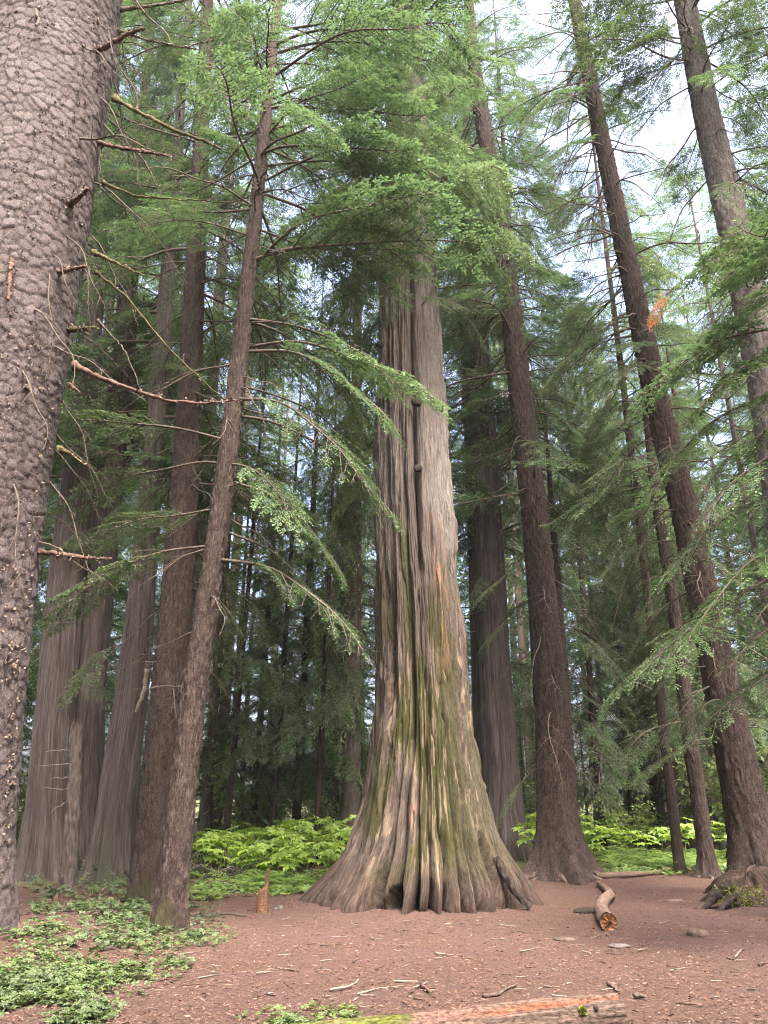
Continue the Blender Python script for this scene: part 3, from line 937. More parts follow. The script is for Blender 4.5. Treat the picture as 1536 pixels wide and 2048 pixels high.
def make_bough(seed, L=3.0, spread=0.42, droop=0.35, rise=0.15, nsub=17, step=0.075, leaf=0.062, lw=0.0135, bare_in=0.18, keep=0.85, tw_len=0.24, hang=0.15, wood_r=0.022, foliage=1.0, tex=0.042):
    """a flat spray of a conifer: limb along +X, side shoots in its plane, short twigs with needles"""
    rg = np.random.default_rng(seed)
    g = Geo()
    n = 14
    s = np.linspace(0, 1, n)
    bend = rg.uniform(-0.10, 0.10)
    ax = np.stack([L * s * (1 - 0.06 * s), L * bend * s ** 2 + 0.02 * L * np.sin(s * 8 + rg.random() * 6), L * (rise * s - droop * s ** 2) + 0.008 * L * np.sin(s * 11 + rg.random() * 6)], -1)
    g.tube(ax, wood_r * (1.05 - s) ** 0.8 + 0.003, 5, 0, 0.1, rg, cap=False)
    LP, LD, LS, LT, LL = [], [], [], [], []

    def needles(p0, p1, nrm, t0):
        """needle rows either side of a twig from p0 to p1"""
        d = p1 - p0
        ln = np.linalg.norm(d)
        if ln < 0.02:
            return
        d = d / ln
        k = max(2, int(ln / tex))
        f = (np.arange(k) + rg.random(k) * 0.6) / k
        sd = unit(np.cross(nrm, d))
        for sg in (-1, 1):
            P = p0 + d * ln * f[:, None]
            D = unit(d * 0.62 + sg * sd * 0.78 + rg.normal(0, 0.16, (k, 3)))
            S = unit(np.cross(nrm + rg.normal(0, 0.35, (k, 3)), D))
            LP.append(P)
            LD.append(D)
            LS.append(S)
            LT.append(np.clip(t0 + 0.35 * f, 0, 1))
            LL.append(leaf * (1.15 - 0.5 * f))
        LP.append(p0[None] + d * ln * 0.92)
        LD.append(d[None])
        LS.append(sd[None])
        LT.append(np.array([min(1, t0 + 0.45)]))
        LL.append(np.array([leaf]))

    for k in range(nsub * 2):
        sg = 1 if k % 2 else -1
        sp = bare_in + (1 - bare_in) * (k + rg.random()) / (nsub * 2)
        if rg.random() > 0.93:
            continue
        p = np.array([np.interp(sp, s, ax[:, c]) for c in range(3)])
        tang = unit(np.array([np.interp(min(1, sp + .03), s, ax[:, c]) for c in range(3)]) - p) if sp < 0.96 else unit(ax[-1] - ax[-2])
        side = unit(np.cross(UPZ, tang)) * sg
        ln = L * spread * (1.05 - sp) ** 0.65 * rg.uniform(0.55, 1.15) * (0.55 + 0.45 * min(1, (sp - bare_in) / 0.2 + 0.2)) + 0.10
        ang = math.radians(rg.uniform(38, 62))
        d0 = unit(tang * math.cos(ang) + side * math.sin(ang))
        m = 6
        q = np.linspace(0, 1, m)
        sub = p + d0 * ln * q[:, None] + tang * (0.18 * ln * q ** 2)[:, None] - UPZ * (hang * ln * q ** 2 + 0.02 * rg.normal() * q)[:, None]
        g.tube(sub, wood_r * 0.34 * (1.08 - q) * (1.1 - 0.6 * sp) + 0.0022, 3, 0, 0, rg, cap=False)
        if rg.random() > foliage:
            # a dead shoot: bare twigs only
            for kk in range(max(2, int(ln / 0.16))):
                f = rg.uniform(0.25, 1)
                b = np.array([np.interp(f, q, sub[:, c]) for c in range(3)])
                dd = unit(d0 + rg.normal(0, 0.55, 3) - UPZ * 0.3)
                g.tube(np.stack([b, b + dd * rg.uniform(0.08, 0.3)]), 0.0028, 3, 0, 0, rg, cap=False)
            continue
        cnt = max(3, int(ln / step))
        nrm = unit(UPZ + rg.normal(0, 0.22, 3))
        for j in range(cnt):
            for s2 in (-1, 1):
                if rg.random() > keep:
                    continue
                f = (j + 0.4 + 0.5 * rg.random()) / cnt
                b = np.array([np.interp(f, q, sub[:, c]) for c in range(3)])
                td = unit(sub[min(m - 1, int(f * (m - 1)) + 1)] - sub[int(f * (m - 1))]) if f < 1 else d0
                sd = unit(np.cross(nrm, td)) * s2
                tl = (tw_len * (1.05 - f) * min(1, 0.35 + 1.6 * f) + 0.05) * rg.uniform(0.6, 1.25)
                tip = b + tl * unit(td * 0.66 + sd * 0.75 + rg.normal(0, 0.08, 3) - UPZ * 0.12)
                needles(b, tip, nrm, 0.25 * f + 0.45 * sp)
        needles(sub[-2], sub[-1] + (sub[-1] - sub[-2]) * 0.4, nrm, 0.5)
    if LP:
        P, D, S = np.concatenate(LP), np.concatenate(LD), np.concatenate(LS)
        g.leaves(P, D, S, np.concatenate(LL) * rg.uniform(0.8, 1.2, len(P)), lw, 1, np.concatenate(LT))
    return g


def make_dead(seed, L=2.0, droop=0.35, nsub=9, r=0.016):
    """a bare drooping branch with a few twigs"""
    rg = np.random.default_rng(seed)
    g = Geo()
    s = np.linspace(0, 1, 12)
    ax = np.stack([L * s, L * 0.08 * np.sin(s * 5 + rg.random() * 6) * s, -droop * L * s ** 1.6 + 0.015 * L * np.sin(s * 13 + rg.random() * 6)], -1)
    g.tube(ax, r * (1.08 - s) + 0.002, 5, 0, 0.15, rg, cap=False)
    for k in range(nsub):
        f = rg.uniform(0.2, 1)
        b = np.array([np.interp(f, s, ax[:, c]) for c in range(3)])
        d = unit(np.array([0.8, rg.choice([-1, 1]) * rg.uniform(0.4, 1), rg.uniform(-0.5, 0.15)]))
        ln = L * rg.uniform(0.1, 0.38) * (1.2 - f)
        q = np.linspace(0, 1, 5)
        sub = b + d * ln * q[:, None] - UPZ * (0.3 * ln * q ** 2)[:, None]
        g.tube(sub, r * 0.35 * (1.1 - q) + 0.0016, 3, 0, 0, rg, cap=False)
        for _ in range(2):
            f2 = rg.uniform(0.3, 0.9)
            b2 = np.array([np.interp(f2, q, sub[:, c]) for c in range(3)])
            g.tube(np.stack([b2, b2 + unit(d + rg.normal(0, 0.6, 3)) * ln * 0.35]), 0.002, 3, 0, 0, rg, cap=False)
    return g


def smoothwood(g, name, mats):
    return g.mesh(name, mats, False, 0)


PRO = {'hem': [], 'dark': [], 'cedar': [], 'dead': [], 'thin': []}
for k in range(5):
    g = make_bough(100 + k, L=3.0, droop=0.26 + 0.06 * k, rise=0.14, keep=0.58, bare_in=(0.15, 0.35, 0.22, 0.42, 0.28)[k], spread=(0.42, 0.36, 0.46, 0.38, 0.34)[k])
    PRO['hem'].append(smoothwood(g, 'bough', [M['twig'], M['hem']]))
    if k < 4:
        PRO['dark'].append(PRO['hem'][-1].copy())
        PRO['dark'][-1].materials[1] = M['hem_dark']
for k in range(3):
    g = make_bough(150 + k, L=2.8, droop=0.42, rise=0.08, nsub=14, keep=0.72, foliage=0.72, hang=0.22, leaf=0.042, lw=0.0085, tex=0.03, step=0.06, tw_len=0.17)
    PRO['thin'].append(smoothwood(g, 'bough', [M['twig'], M['hem']]))
for k in range(3):
    g = make_bough(200 + k, L=2.6, droop=0.55, rise=0.12, nsub=13, hang=0.9, spread=0.36, tw_len=0.26, leaf=0.075, lw=0.013, keep=0.75, tex=0.04)
    PRO['cedar'].append(smoothwood(g, 'bough', [M['twig'], M['cedar_leaf']]))
for k in range(5):
    PRO['dead'].append(make_dead(300 + k, droop=0.2 + 0.12 * k).mesh('dead_branch', [M['twig']], True))
g = make_bough(400, L=0.75, spread=0.45, droop=0.3, rise=0.2, nsub=7, step=0.05, leaf=0.035, lw=0.008, tw_len=0.12, bare_in=0.3, wood_r=0.006)
PRO['orange'] = [smoothwood(g, 'dead_frond', [M['twig_pale'], M['dead_frond']])]

CROWN = {}


def crown_of(key):
    if key not in CROWN:
        CROWN[key] = empty('crown', (0, 0, 0), TREES[key][0])
    return CROWN[key]


def place(key, kind, var, z, az, length, pitch=0.0, roll=0.0, at=None, name=None):
    """one bough on a trunk: az degrees, 0 toward the camera, 90 to the right"""
    e, ax, b = TREES[key]
    me = PRO[kind][var % len(PRO[kind])]
    L0 = {'hem': 3.0, 'dark': 3.0, 'cedar': 2.6, 'dead': 2.0, 'thin': 2.8, 'orange': 0.75}[kind]
    a = math.radians(az)
    c = ax.c(z) if at is None else np.asarray(at, float)
    if at is None:
        c = c + np.array([math.sin(a), -math.cos(a), 0]) * ax.rad(z) * 0.8
    o = bpy.data.objects.new(name or ('dead_branch' if kind == 'dead' else 'bough'), me)
    s = length / L0
    o.location = c - b
    o.rotation_euler = (math.radians(roll), math.radians(-pitch), a - math.pi / 2)
    o.scale = (s, s, s)
    return link(o, crown_of(key))


def az_between(rg, lo, hi):
    return lo + (hi - lo) * rg.random()


def fill(key, n, z0, z1, kinds, L0, L1, seed, az=(-180, 180), pitch=(-18, 8), top=None):
    rg = np.random.default_rng(seed)
    for k in range(n):
        f = (k + rg.random()) / n
        z = z0 + (z1 - z0) * f
        ln = (L0 + (L1 - L0) * f) * rg.uniform(0.7, 1.2)
        place(key, kinds[rg.integers(len(kinds))], int(rg.integers(20)), z, az_between(rg, *az), ln, rg.uniform(*pitch), rg.uniform(-14, 14))


def zpx(key, py, px=768):
    """height on a tree seen at photograph row py"""
    return at_y(px, py, TREES[key][1].y[0])[2]


# slim hemlock: the bright bough across the giant and the veil of shoots to its right
za = lambda py: zpx('hemlock_a', py)
place('hemlock_a', 'hem', 0, za(525), 84, 4.9, 10, -6)
place('hemlock_a', 'hem', 1, za(520), 62, 4.2, 14, 8)
place('hemlock_a', 'hem', 2, za(515), 98, 3.4, 18, 0)
place('hemlock_a', 'hem', 3, za(330), 88, 3.9, 2, 5)
place('hemlock_a', 'hem', 4, za(315), 70, 4.4, -4, 0)
place('hemlock_a', 'hem', 0, za(220), 95, 4.2, 5, 0)
place('hemlock_a', 'hem', 2, za(90), 80, 4.6, 2, 0)
place('hemlock_a', 'hem', 3, za(150), 60, 4.2, 0, 0)
place('hemlock_a', 'thin', 0, za(640), 80, 3.6, -14, 0)
place('hemlock_a', 'thin', 1, za(700), 70, 4.0, -18, 0)
place('hemlock_a', 'thin', 2, za(640), 95, 3.2, -24, 0)
place('hemlock_a', 'hem', 1, za(690), 76, 4.2, -13, 10)
place('hemlock_a', 'thin', 0, za(800), 60, 3.6, -20, 12)
place('hemlock_a', 'hem', 3, za(770), 100, 3.0, -16, -8)
place('hemlock_a', 'thin', 2, za(830), 90, 3.6, -16, 0)
place('hemlock_a', 'thin', 1, za(960), 88, 3.0, -24, 0)
place('hemlock_a', 'hem', 2, za(930), 55, 2.4, -30, 10)
place('hemlock_a', 'thin', 1, za(1060), 100, 2.8, -22, 8)
place('hemlock_a', 'thin', 0, za(1120), 70, 3.4, -14, 0)
place('hemlock_a', 'thin', 1, za(450), 120, 3.0, -10, 0)
place('hemlock_a', 'hem', 2, za(470), -70, 2.6, 2, 0)
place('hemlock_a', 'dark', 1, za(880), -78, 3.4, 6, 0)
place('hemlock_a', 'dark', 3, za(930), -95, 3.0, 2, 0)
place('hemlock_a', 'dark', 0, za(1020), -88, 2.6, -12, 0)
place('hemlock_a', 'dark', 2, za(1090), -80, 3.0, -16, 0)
fill('hemlock_a', 36, za(450), 30, ['hem', 'hem', 'thin'], 3.8, 1.8, 51)
fill('hemlock_a', 8, za(420), za(20), ['hem', 'thin'], 3.6, 4.2, 50, az=(50, 125), pitch=(-8, 8))
fill('hemlock_a', 46, 3.2, za(200), ['dead'], 1.5, 2.8, 52, pitch=(-25, 5))
fill('hemlock_b', 50, 14, 35, ['hem', 'thin'], 4.4, 2.4, 153)
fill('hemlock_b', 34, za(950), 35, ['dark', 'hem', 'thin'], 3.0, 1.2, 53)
fill('hemlock_b', 46, 4.0, 18, ['dead', 'dead', 'thin'], 1.8, 2.6, 54, pitch=(-25, 0))
fill('hemlock_c', 60, 10.5, 39, ['hem', 'thin', 'hem'], 3.6, 1.6, 55)
fill('hemlock_c', 34, 15, 34, ['hem', 'thin'], 4.6, 4.0, 155, az=(-190, -20))
fill('hemlock_c', 84, 2.4, 24, ['dead', 'dead', 'dead', 'thin'], 2.2, 3.0, 56, pitch=(-30, -2))
fill('hemlock_d', 10, 9.0, 24, ['thin', 'hem'], 2.4, 2.0, 57, az=(90, 260))
fill('hemlock_d', 12, 25, 35, ['hem'], 2.4, 1.4, 257)
fill('hemlock_d', 70, 3.0, 25, ['dead', 'dead', 'dead', 'thin'], 2.0, 3.2, 58, az=(-170, 60), pitch=(-25, 0))
fill('hemlock_d', 12, 5.0, 14, ['thin', 'hem'], 2.6, 2.8, 59, az=(-150, -30), pitch=(-25, -5))
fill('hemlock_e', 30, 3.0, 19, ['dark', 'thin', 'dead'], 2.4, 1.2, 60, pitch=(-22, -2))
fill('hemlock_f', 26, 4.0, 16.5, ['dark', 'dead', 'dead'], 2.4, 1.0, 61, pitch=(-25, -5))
fill('hemlock_d', 18, 11, 27, ['thin', 'dead'], 2.2, 3.0, 258, az=(-150, -30), pitch=(-20, 0))
fill('hemlock_d', 30, 6, 26, ['dead'], 1.2, 2.4, 259, az=(-180, 180), pitch=(-35, 5))
fill('hemlock_c', 16, 13, 30, ['thin'], 2.6, 3.2, 256, az=(30, 150), pitch=(-20, 0))
fill('spruce_b', 16, 11, 21, ['hem', 'thin'], 2.2, 2.6, 261, az=(-60, 200), pitch=(-30, 0))
fill('spruce_b', 14, 10, 20, ['dead'], 1.4, 2.4, 260, az=(-150, 20), pitch=(-40, 0))
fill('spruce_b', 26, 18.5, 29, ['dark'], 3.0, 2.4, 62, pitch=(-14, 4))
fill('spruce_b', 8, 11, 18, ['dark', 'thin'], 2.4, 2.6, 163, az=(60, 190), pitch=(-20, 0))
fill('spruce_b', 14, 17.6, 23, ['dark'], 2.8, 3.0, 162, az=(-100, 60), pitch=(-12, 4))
fill('spruce_b', 10, 5.0, 14, ['dead'], 1.8, 2.0, 63, az=(-120, -30), pitch=(-35, -10))
fill('spruce_c', 60, 10, 35, ['hem', 'cedar', 'thin'], 4.4, 2.0, 64)
for kk, (key, s0) in enumerate([('cedar_a', 65), ('cedar_b', 66), ('cedar_c', 67), ('cedar_d', 68), ('cedar_e', 69)]):
    fill(key, 44, 11.0, 35, ['cedar', 'hem', 'cedar'], 4.4, 2.2, s0)
    fill(key, 8, 5.0, 13, ['dead', 'cedar'], 2.0, 2.0, s0 + 10, pitch=(-30, -5))
fill('giant', 50, 15.0, 33, ['cedar', 'hem'], 3.6, 2.4, 90)
fill('giant', 16, 16, 28, ['cedar', 'thin'], 4.6, 4.0, 290, az=(-150, -50), pitch=(-25, 0))
fill('giant', 12, 13.5, 19, ['thin', 'hem'], 2.6, 3.0, 190, az=(-85, 85), pitch=(-35, -5))
fill('giant', 8, 9.5, 17, ['cedar'], 2.2, 2.6, 91, az=(-150, -80), pitch=(-40, -20))
fill('spruce', 34, 5, 18, ['dead'], 1.6, 2.6, 93, az=(55, 150), pitch=(-50, 0))
fill('spruce', 14, 19, 33, ['dark'], 4.0, 2.0, 92)

# a hemlock whose trunk stands outside the frame; its boughs reach in over the right-hand edge
axo = axis_from_photo([(1790, 1700, 90), (1770, 1000, 80), (1720, 300, 60)], 10.2, 24, 0.04)
tree('hemlock_g', 'hemlock_tree', 'dark hemlock boughs reaching in over the edge of the frame above the leaning hemlock', 'tree', 'hemlock trees', axo, 'hemlock', 'hembark',
     nu=48, dz=0.12, seed=40)
zo = lambda py: zpx('hemlock_g', py)
rg = np.random.default_rng(44)
for py, a, ln, p in ((470, -85, 2.3, 0), (520, -70, 2.4, -4), (560, -95, 2.2, -4), (600, -60, 2.4, 2), (640, -88, 2.6, -3), (690, -75, 2.3, -8), (740, -95, 2.4, -6), (800, -80, 2.2, -10), (860, -70, 2.4, -10),
                     (950, -85, 2.6, -6), (1050, -75, 2.7, -8), (1120, -90, 2.8, -6), (1200, -70, 2.0, -4), (1290, -88, 2.2, -6)):
    place('hemlock_g', ('dark', 'hem', 'thin')[int(py / 10) % 3] if py < 900 else 'thin', int(rg.integers(9)), zo(py), a, ln * (1.5 if py < 900 else 1.35), p, rg.uniform(-10, 10))
    if py < 900 and int(py / 10) % 2:
        place('hemlock_g', 'hem', int(rg.integers(9)), zo(py + 25), a + rg.uniform(-25, 25), ln * 1.3, p - 3, rg.uniform(-10, 10))
P = at_y(1352, 622, 9.3)
place('hemlock_g', 'orange', 0, 0, -62, 0.62, -18, 40, at=P, name='dead_frond')
# slender conifers just behind the clearing, boughs drooping almost to the lime leaves
MIDS = [  # px of the foot, distance, trunk px, height, lowest bough, longest bough, count, label
    (592, 28.5, 19, 24, 2.4, 3.3, 74, 'slender conifer with boughs drooping low, nearest behind the lime leaves beside the giant'),
    (505, 32.0, 15, 22, 2.6, 3.2, 66, 'second low-boughed slender conifer behind the lime leaves, toward the slim hemlock'),
    (668, 33.0, 17, 26, 3.0, 3.4, 70, 'slender low-boughed conifer close to the giant, behind the thick dark trunk'),
    (632, 25.4, 13, 17, 3.2, 2.6, 56, 'small bright conifer nearest the giant, its foot among the lime leaves'),
    (545, 26.6, 13, 19, 3.4, 2.8, 58, 'small bright conifer in the middle of the lime leaves beside the giant'),
    (455, 26.0, 13, 20, 3.6, 2.8, 56, 'small bright conifer rising behind the brush pile'),
    (1200, 31.0, 16, 22, 3.0, 3.2, 66, 'slender low-boughed conifer behind the lime leaves next to the rooted hemlock'),
    (1262, 33.5, 14, 18, 2.2, 3.0, 60, 'small low-boughed conifer behind the fallen log'),
    (1350, 30.0, 15, 24, 3.4, 3.2, 66, 'slender low-boughed conifer between the fallen log and the young rooted hemlock'),
    (1465, 27.0, 16, 24, 3.6, 3.2, 60, 'slender low-boughed conifer half hidden by the leaning hemlock'),
    (1092, 26.5, 26, 40, 13.0, 4.8, 76, 'tall lacy conifer rising behind the rooted hemlock'),
    (1345, 23.5, 20, 33, 11.0, 4.0, 64, 'tall lacy conifer rising past the leaning hemlock into the sky gap'),
]
for k, (px, Y, w, hh, z0, ln, n, lab) in enumerate(MIDS):
    x = (px - 768) / FPX * (Y * math.cos(TILT))
    r = w / 2 / FPX * (Y * math.cos(TILT))
    zg = h1(x, Y)
    ax = Axis(np.array([zg - 0.3, zg + hh * 0.5, zg + hh]), np.array([x, x + 0.2, x + 0.3]), np.full(3, Y), np.array([r, r * 0.7, 0.02]))
    tree('mid%d' % k, 'conifer_tree', lab, 'tree', 'slender conifers just behind the clearing', ax, 'hemlock', 'hembark', nu=32, dz=0.2, dz_hi=0.6, zsplit=16, flare=0.3, fz=0.3, seed=140 + k)
    fill('mid%d' % k, n, zg + z0, zg + hh - 0.5, ['hem', 'thin', 'cedar'], ln, 0.9 if z0 < 10 else 2.0, 340 + k, pitch=(-30, 2))

# ------------------------------------------------------------------ trees of the wood behind (crowns share meshes)
def crown_mesh(seed, ztop, z0, kinds, n, rmax, mat, dead=10, taper=0.62):
    rg = np.random.default_rng(seed)
    Vs, Fs, Ms, Ts = [], [], [], []
    off = 0
    for k in range(n + dead):
        dd = k >= n
        f = ((k + rg.random()) / n) ** 0.85 if not dd else rg.random() * 0.4 - 0.25
        z = z0 + (ztop - z0) * f
        if z < 1.5:
            continue
        V, F, Mi, T = kinds[rg.integers(len(kinds))] if not dd else DEADLOW[rg.integers(len(DEADLOW))]
        s = rmax * max(0.15, (1 - max(f, 0) ** 1.6 * taper)) * rg.uniform(0.65, 1.15) / 3.0
        if dd:
            s = rmax * rg.uniform(0.5, 0.9) / 2.0
        p = math.radians(rg.uniform(-20, 6) if not dd else rg.uniform(-30, 0))
        r = rg.uniform(-0.25, 0.25)
        a = rg.random() * 2 * math.pi
        Rx = np.array([[1, 0, 0], [0, math.cos(r), -math.sin(r)], [0, math.sin(r), math.cos(r)]])
        Ry = np.array([[math.cos(p), 0, -math.sin(p)], [0, 1, 0], [math.sin(p), 0, math.cos(p)]])
        Rz = np.array([[math.cos(a), -math.sin(a), 0], [math.sin(a), math.cos(a), 0], [0, 0, 1]])
        W = (V * s) @ (Rz @ Ry @ Rx).T + np.array([0, 0, z])
        Vs.append(W)
        Fs.append(F + off)
        Ms.append(Mi)
        Ts.append(T)
        off += len(V)
    return mesh_np('crown', np.concatenate(Vs), np.concatenate(Fs), [M['twig'], mat], np.concatenate(Ms), attrs={'tip': np.concatenate(Ts)})


LOW = [make_bough(500 + k, L=3.0, nsub=9, step=0.16, leaf=0.10, lw=0.022, tex=0.085, keep=0.8, droop=0.35, tw_len=0.30).arrays() for k in range(4)]
LOWC = [make_bough(520 + k, L=3.0, nsub=9, step=0.16, leaf=0.13, lw=0.022, tex=0.085, keep=0.8, droop=0.55, hang=0.9, spread=0.34, tw_len=0.32).arrays() for k in range(3)]
DEADLOW = [make_dead(540 + k, nsub=5).arrays() for k in range(3)]
CV = [crown_mesh(1, 32, 4.0, LOW, 88, 4.4, M['far_leaf'], 8),
      crown_mesh(2, 36, 8.0, LOW, 92, 4.5, M['far_leaf'], 14),
      crown_mesh(3, 34, 6.0, LOWC, 88, 4.4, M['cedar_leaf'], 10),
      crown_mesh(4, 26, 1.5, LOW, 78, 3.7, M['hem'], 6)]
CVH = [32, 36, 34, 26]


def far_trunk(seed, hgt, r, lean):
    ax = Axis(np.array([-0.4, hgt * 0.5, hgt]), np.array([0, lean * 0.5, lean]), np.zeros(3), np.array([r, r * 0.62, 0.03]))
    return trunk_mesh(ax, np.zeros(3), 'hemlock', 'farbark', 28, 0.25, flare=0.35, fz=0.5, seed=seed, dz_hi=0.8, zsplit=8, amp=1.5)


FT = [far_trunk(k, 30, 0.30, 0.0) for k in range(4)]
KINDNAME = ['hemlock_tree', 'hemlock_tree', 'cedar_tree', 'hemlock_tree']


def far_tree(x, y, var, hs, ws, rz, label, group, tr=1.0, trunk_only=False, cat='tree'):
    e = empty(KINDNAME[var], (x, y, h1(x, y)))
    tag(e, label, cat, group)
    t_ = obj('trunk', FT[int(abs(x * 13 + y * 7)) % 4], e)
    t_.scale = (tr, tr, hs * CVH[var] / 30)
    t_.rotation_euler = (0, 0, rz)
    if not trunk_only:
        c = obj('crown', CV[var], e)
        c.scale = (ws, ws, hs)
        c.rotation_euler = (0, 0, rz)
    return e


rg = np.random.default_rng(2024)
NAMED = [  # px of the foot, distance, trunk scale, variant, label
    (700, 27, 1.15, 2, 'thick dark trunk close behind the giant, foot among lime leaves'),
    (412, 29, 0.62, 3, 'thin dark trunk behind the brush pile'),
    (1272, 40, 1.7, 1, 'broad hazy grey trunk beyond the lime leaves'),
    (1318, 34, 0.95, 3, 'dark straight trunk next to the broad hazy one'),
    (1425, 30, 0.55, 3, 'thin leaning trunk past the young hemlock on roots'),
    (1225, 36, 0.4, 3, 'very thin dark pole in the lime leaves behind the fallen log'),
]
placed = [(TREES['mid%d' % k][2][0], TREES['mid%d' % k][2][1]) for k in range(len(MIDS))]
for px, Y, tr, var, lab in NAMED:
    x = (px - 768) / FPX * (Y * math.cos(TILT))
    far_tree(x, Y, var, rg.uniform(0.85, 1.05), rg.uniform(0.7, 0.95), rg.random() * 6.28, lab, 'trees of the wood behind the clearing', tr)
    placed.append((x, Y))
SLIM = [(455, 31, 0.62), (640, 36, 0.7), (480, 41, 0.85), (1395, 33, 0.6), (1300, 44, 0.85), (1420, 44, 0.8)]
for k, (px, Y, hs) in enumerate(SLIM):
    x = (px - 768) / FPX * (Y * math.cos(TILT))
    e = far_tree(x, Y, 3, hs, 0.55 + 0.4 * hs, rg.random() * 6.28,
                 'slender low-boughed conifer behind the lime leaves, ' + ('%s from slim hemlock to giant' if px < 768 else '%s from rooted hemlock to picture edge') %
                 ['first', 'second', 'third', 'fourth', 'fifth', 'sixth', 'seventh', 'eighth'][sorted([q[0] for q in SLIM if (q[0] < 768) == (px < 768)]).index(px)],
                 'slender conifers behind the lime leaves', 0.3 + 0.25 * hs)
    placed.append((x, Y))
nfar = 0
tries = 0
FARLIST = []
while nfar < 64 and tries < 9000:
    tries += 1
    Y = 24.5 + 42 * rg.random() ** 1.1
    x = rg.uniform(-1, 1) * (0.60 * Y + 4)
    if min(math.hypot(x - a, Y - b) for a, b in placed) < 2.6 + 0.03 * Y:
        continue
    # leave the opening to the sky over the right of the clearing
    px0 = 768 + x / (Y * math.cos(TILT)) * FPX
    pxt = 768 + x / (Y * math.cos(TILT) + 18 * math.sin(TILT)) * FPX
    if Y < 60 and 1085 < pxt < 1225 and rg.random() < 0.8 or (Y < 33 and 370 < px0 < 745) or (Y < 36 and 1120 < px0 < 1500):
        continue
    placed.append((x, Y))
    band = 'near' if Y < 38 else 'far'
    var = int(rg.choice([0, 1, 2, 3, 0]))
    e = far_tree(x, Y, var, rg.uniform(1.0, 1.45), rg.uniform(0.95, 1.3), rg.random() * 6.28, '', '', rg.uniform(0.45, 1.0))
    FARLIST.append((px0, band, e))
    nfar += 1

rgb = np.random.default_rng(77)
nb = 0
while nb < 46:  # unseen trees beside and behind the camera, added to block light on the trunks
    x, Y = rgb.uniform(-32, 32), rgb.uniform(-34, 14)
    if (Y > -7 and abs(x) < 12) or (Y > 0 and abs(x) < 0.62 * Y + 11):
        continue
    if min(math.hypot(x - a, Y - b) for a, b in placed) < 4.2:
        continue
    placed.append((x, Y))
    far_tree(x, Y, int(rgb.integers(3)), rgb.uniform(0.9, 1.2), rgb.uniform(0.9, 1.2), rgb.random() * 6.28, 'unseen conifer of the surrounding wood, added to shade the trunk fronts', 'unseen conifers added to shade the trunk fronts', rgb.uniform(0.7, 1.3))
    nb += 1
MARKS = [(-900, 60, 'behind the scaly spruce'), (60, 290, 'behind the old cedars beside the spruce'), (290, 390, 'behind the two brown hemlocks'), (390, 735, 'between the slim hemlock and the giant'),
         (735, 965, 'directly behind the giant'), (965, 1165, 'behind the hemlock with exposed roots'), (1165, 1390, 'over the lime leaves behind the fallen log'), (1390, 1540, 'behind the leaning hemlock'), (1540, 4000, 'past the leaning hemlock at the picture edge')]
ORD = ['first', 'second', 'third', 'fourth', 'fifth', 'sixth', 'seventh', 'eighth', 'ninth', 'tenth']
for lo_, hi_, where in MARKS:
    for band in ('near', 'far'):
        row = sorted([(p, e) for p, b, e in FARLIST if b == band and lo_ <= p < hi_], key=lambda q: q[0])
        for k, (p, e) in enumerate(row):
            if band == 'near':
                e['label'] = ('green background conifer ' + where + (', %s from the left' % ORD[min(k, 9)] if len(row) > 1 else ''))
                e['group'] = 'nearer background conifers'
            else:
                e['label'] = 'hazy distant conifer deep in the wood ' + where
                e['group'] = 'distant conifers ' + where
ny = 0
while ny < 34:
    Y = rg.uniform(34, 58)
    x = rg.uniform(-1, 1) * (0.56 * Y + 2)
    if min(math.hypot(x - a, Y - b) for a, b in placed) < 1.6:
        continue
    placed.append((x, Y))
    hs = rg.uniform(0.16, 0.34)
    e = empty('young_conifer', (x, Y, h1(x, Y)))
    tag(e, 'young bushy conifer growing under the far trees, ' + ('giant to its right' if x < 0.5 else 'giant to its left'), 'tree', 'young conifers under the far trees, ' + ('left' if x < 0.5 else 'right'))
    t_ = obj('trunk', FT[ny % 4], e)
    t_.scale = (0.25, 0.25, hs * 26 / 30)
    c = obj('crown', CV[3 if ny % 3 else 0], e)
    c.scale = (hs * 2.0, hs * 2.0, hs)
    c.rotation_euler = (0, 0, rg.random() * 6.28)
    ny += 1

# ------------------------------------------------------------------ snapped branches on the great spruce
def tubepath(pts, Y0, Y1, r0, r1, mat, parent, base, name, seed, sides=8, wob=0.14, n=22, wav=0.01, collar=0.0, on=None):
    rg = np.random.default_rng(seed)
    if on is not None:
        for Yh in np.arange(Y0 - 1.6, Y0 + 2.2, 0.02):
            q = at_y(*pts[0], Yh)
            c_ = on.c(q[2])
            if math.hypot(q[0] - c_[0], q[1] - c_[1]) <= on.rad(q[2]) * 0.95:
                Y1, Y0 = Yh + (Y1 - Y0), Yh
                break
    W = np.array([at_y(px, py, Y0 + (Y1 - Y0) * k / max(1, len(pts) - 1)) for k, (px, py) in enumerate(pts)])
    s = np.linspace(0, len(pts) - 1, n)
    P = np.stack([np.interp(s, range(len(pts)), W[:, c]) for c in range(3)], -1)
    P[1:-1] = 0.25 * P[:-2] + 0.5 * P[1:-1] + 0.25 * P[2:]
    P += rg.normal(0, wav, P.shape)
    R = np.linspace(r0, r1, n) * (1 + collar * np.exp(-np.linspace(0, 1, n) * np.linalg.norm(P[-1] - P[0]) / 0.07))
    g = Geo()
    g.tube(P - base, R, sides, 0, wob, rg)
    # splintered tip
    for _ in range(3):
        d = unit(P[-1] - P[-3] + rg.normal(0, 0.03, 3))
        q = P[-1] + rg.normal(0, r1 * 0.4, 3)
        g.tube(np.stack([q - d * r1, q + d * r1 * rg.uniform(1, 3)]) - base, [r1 * 0.45, 0.002], 4, 0, 0, rg)
    o = obj(name, g.mesh(name, [M[mat]], True), parent)
    return o, P, R


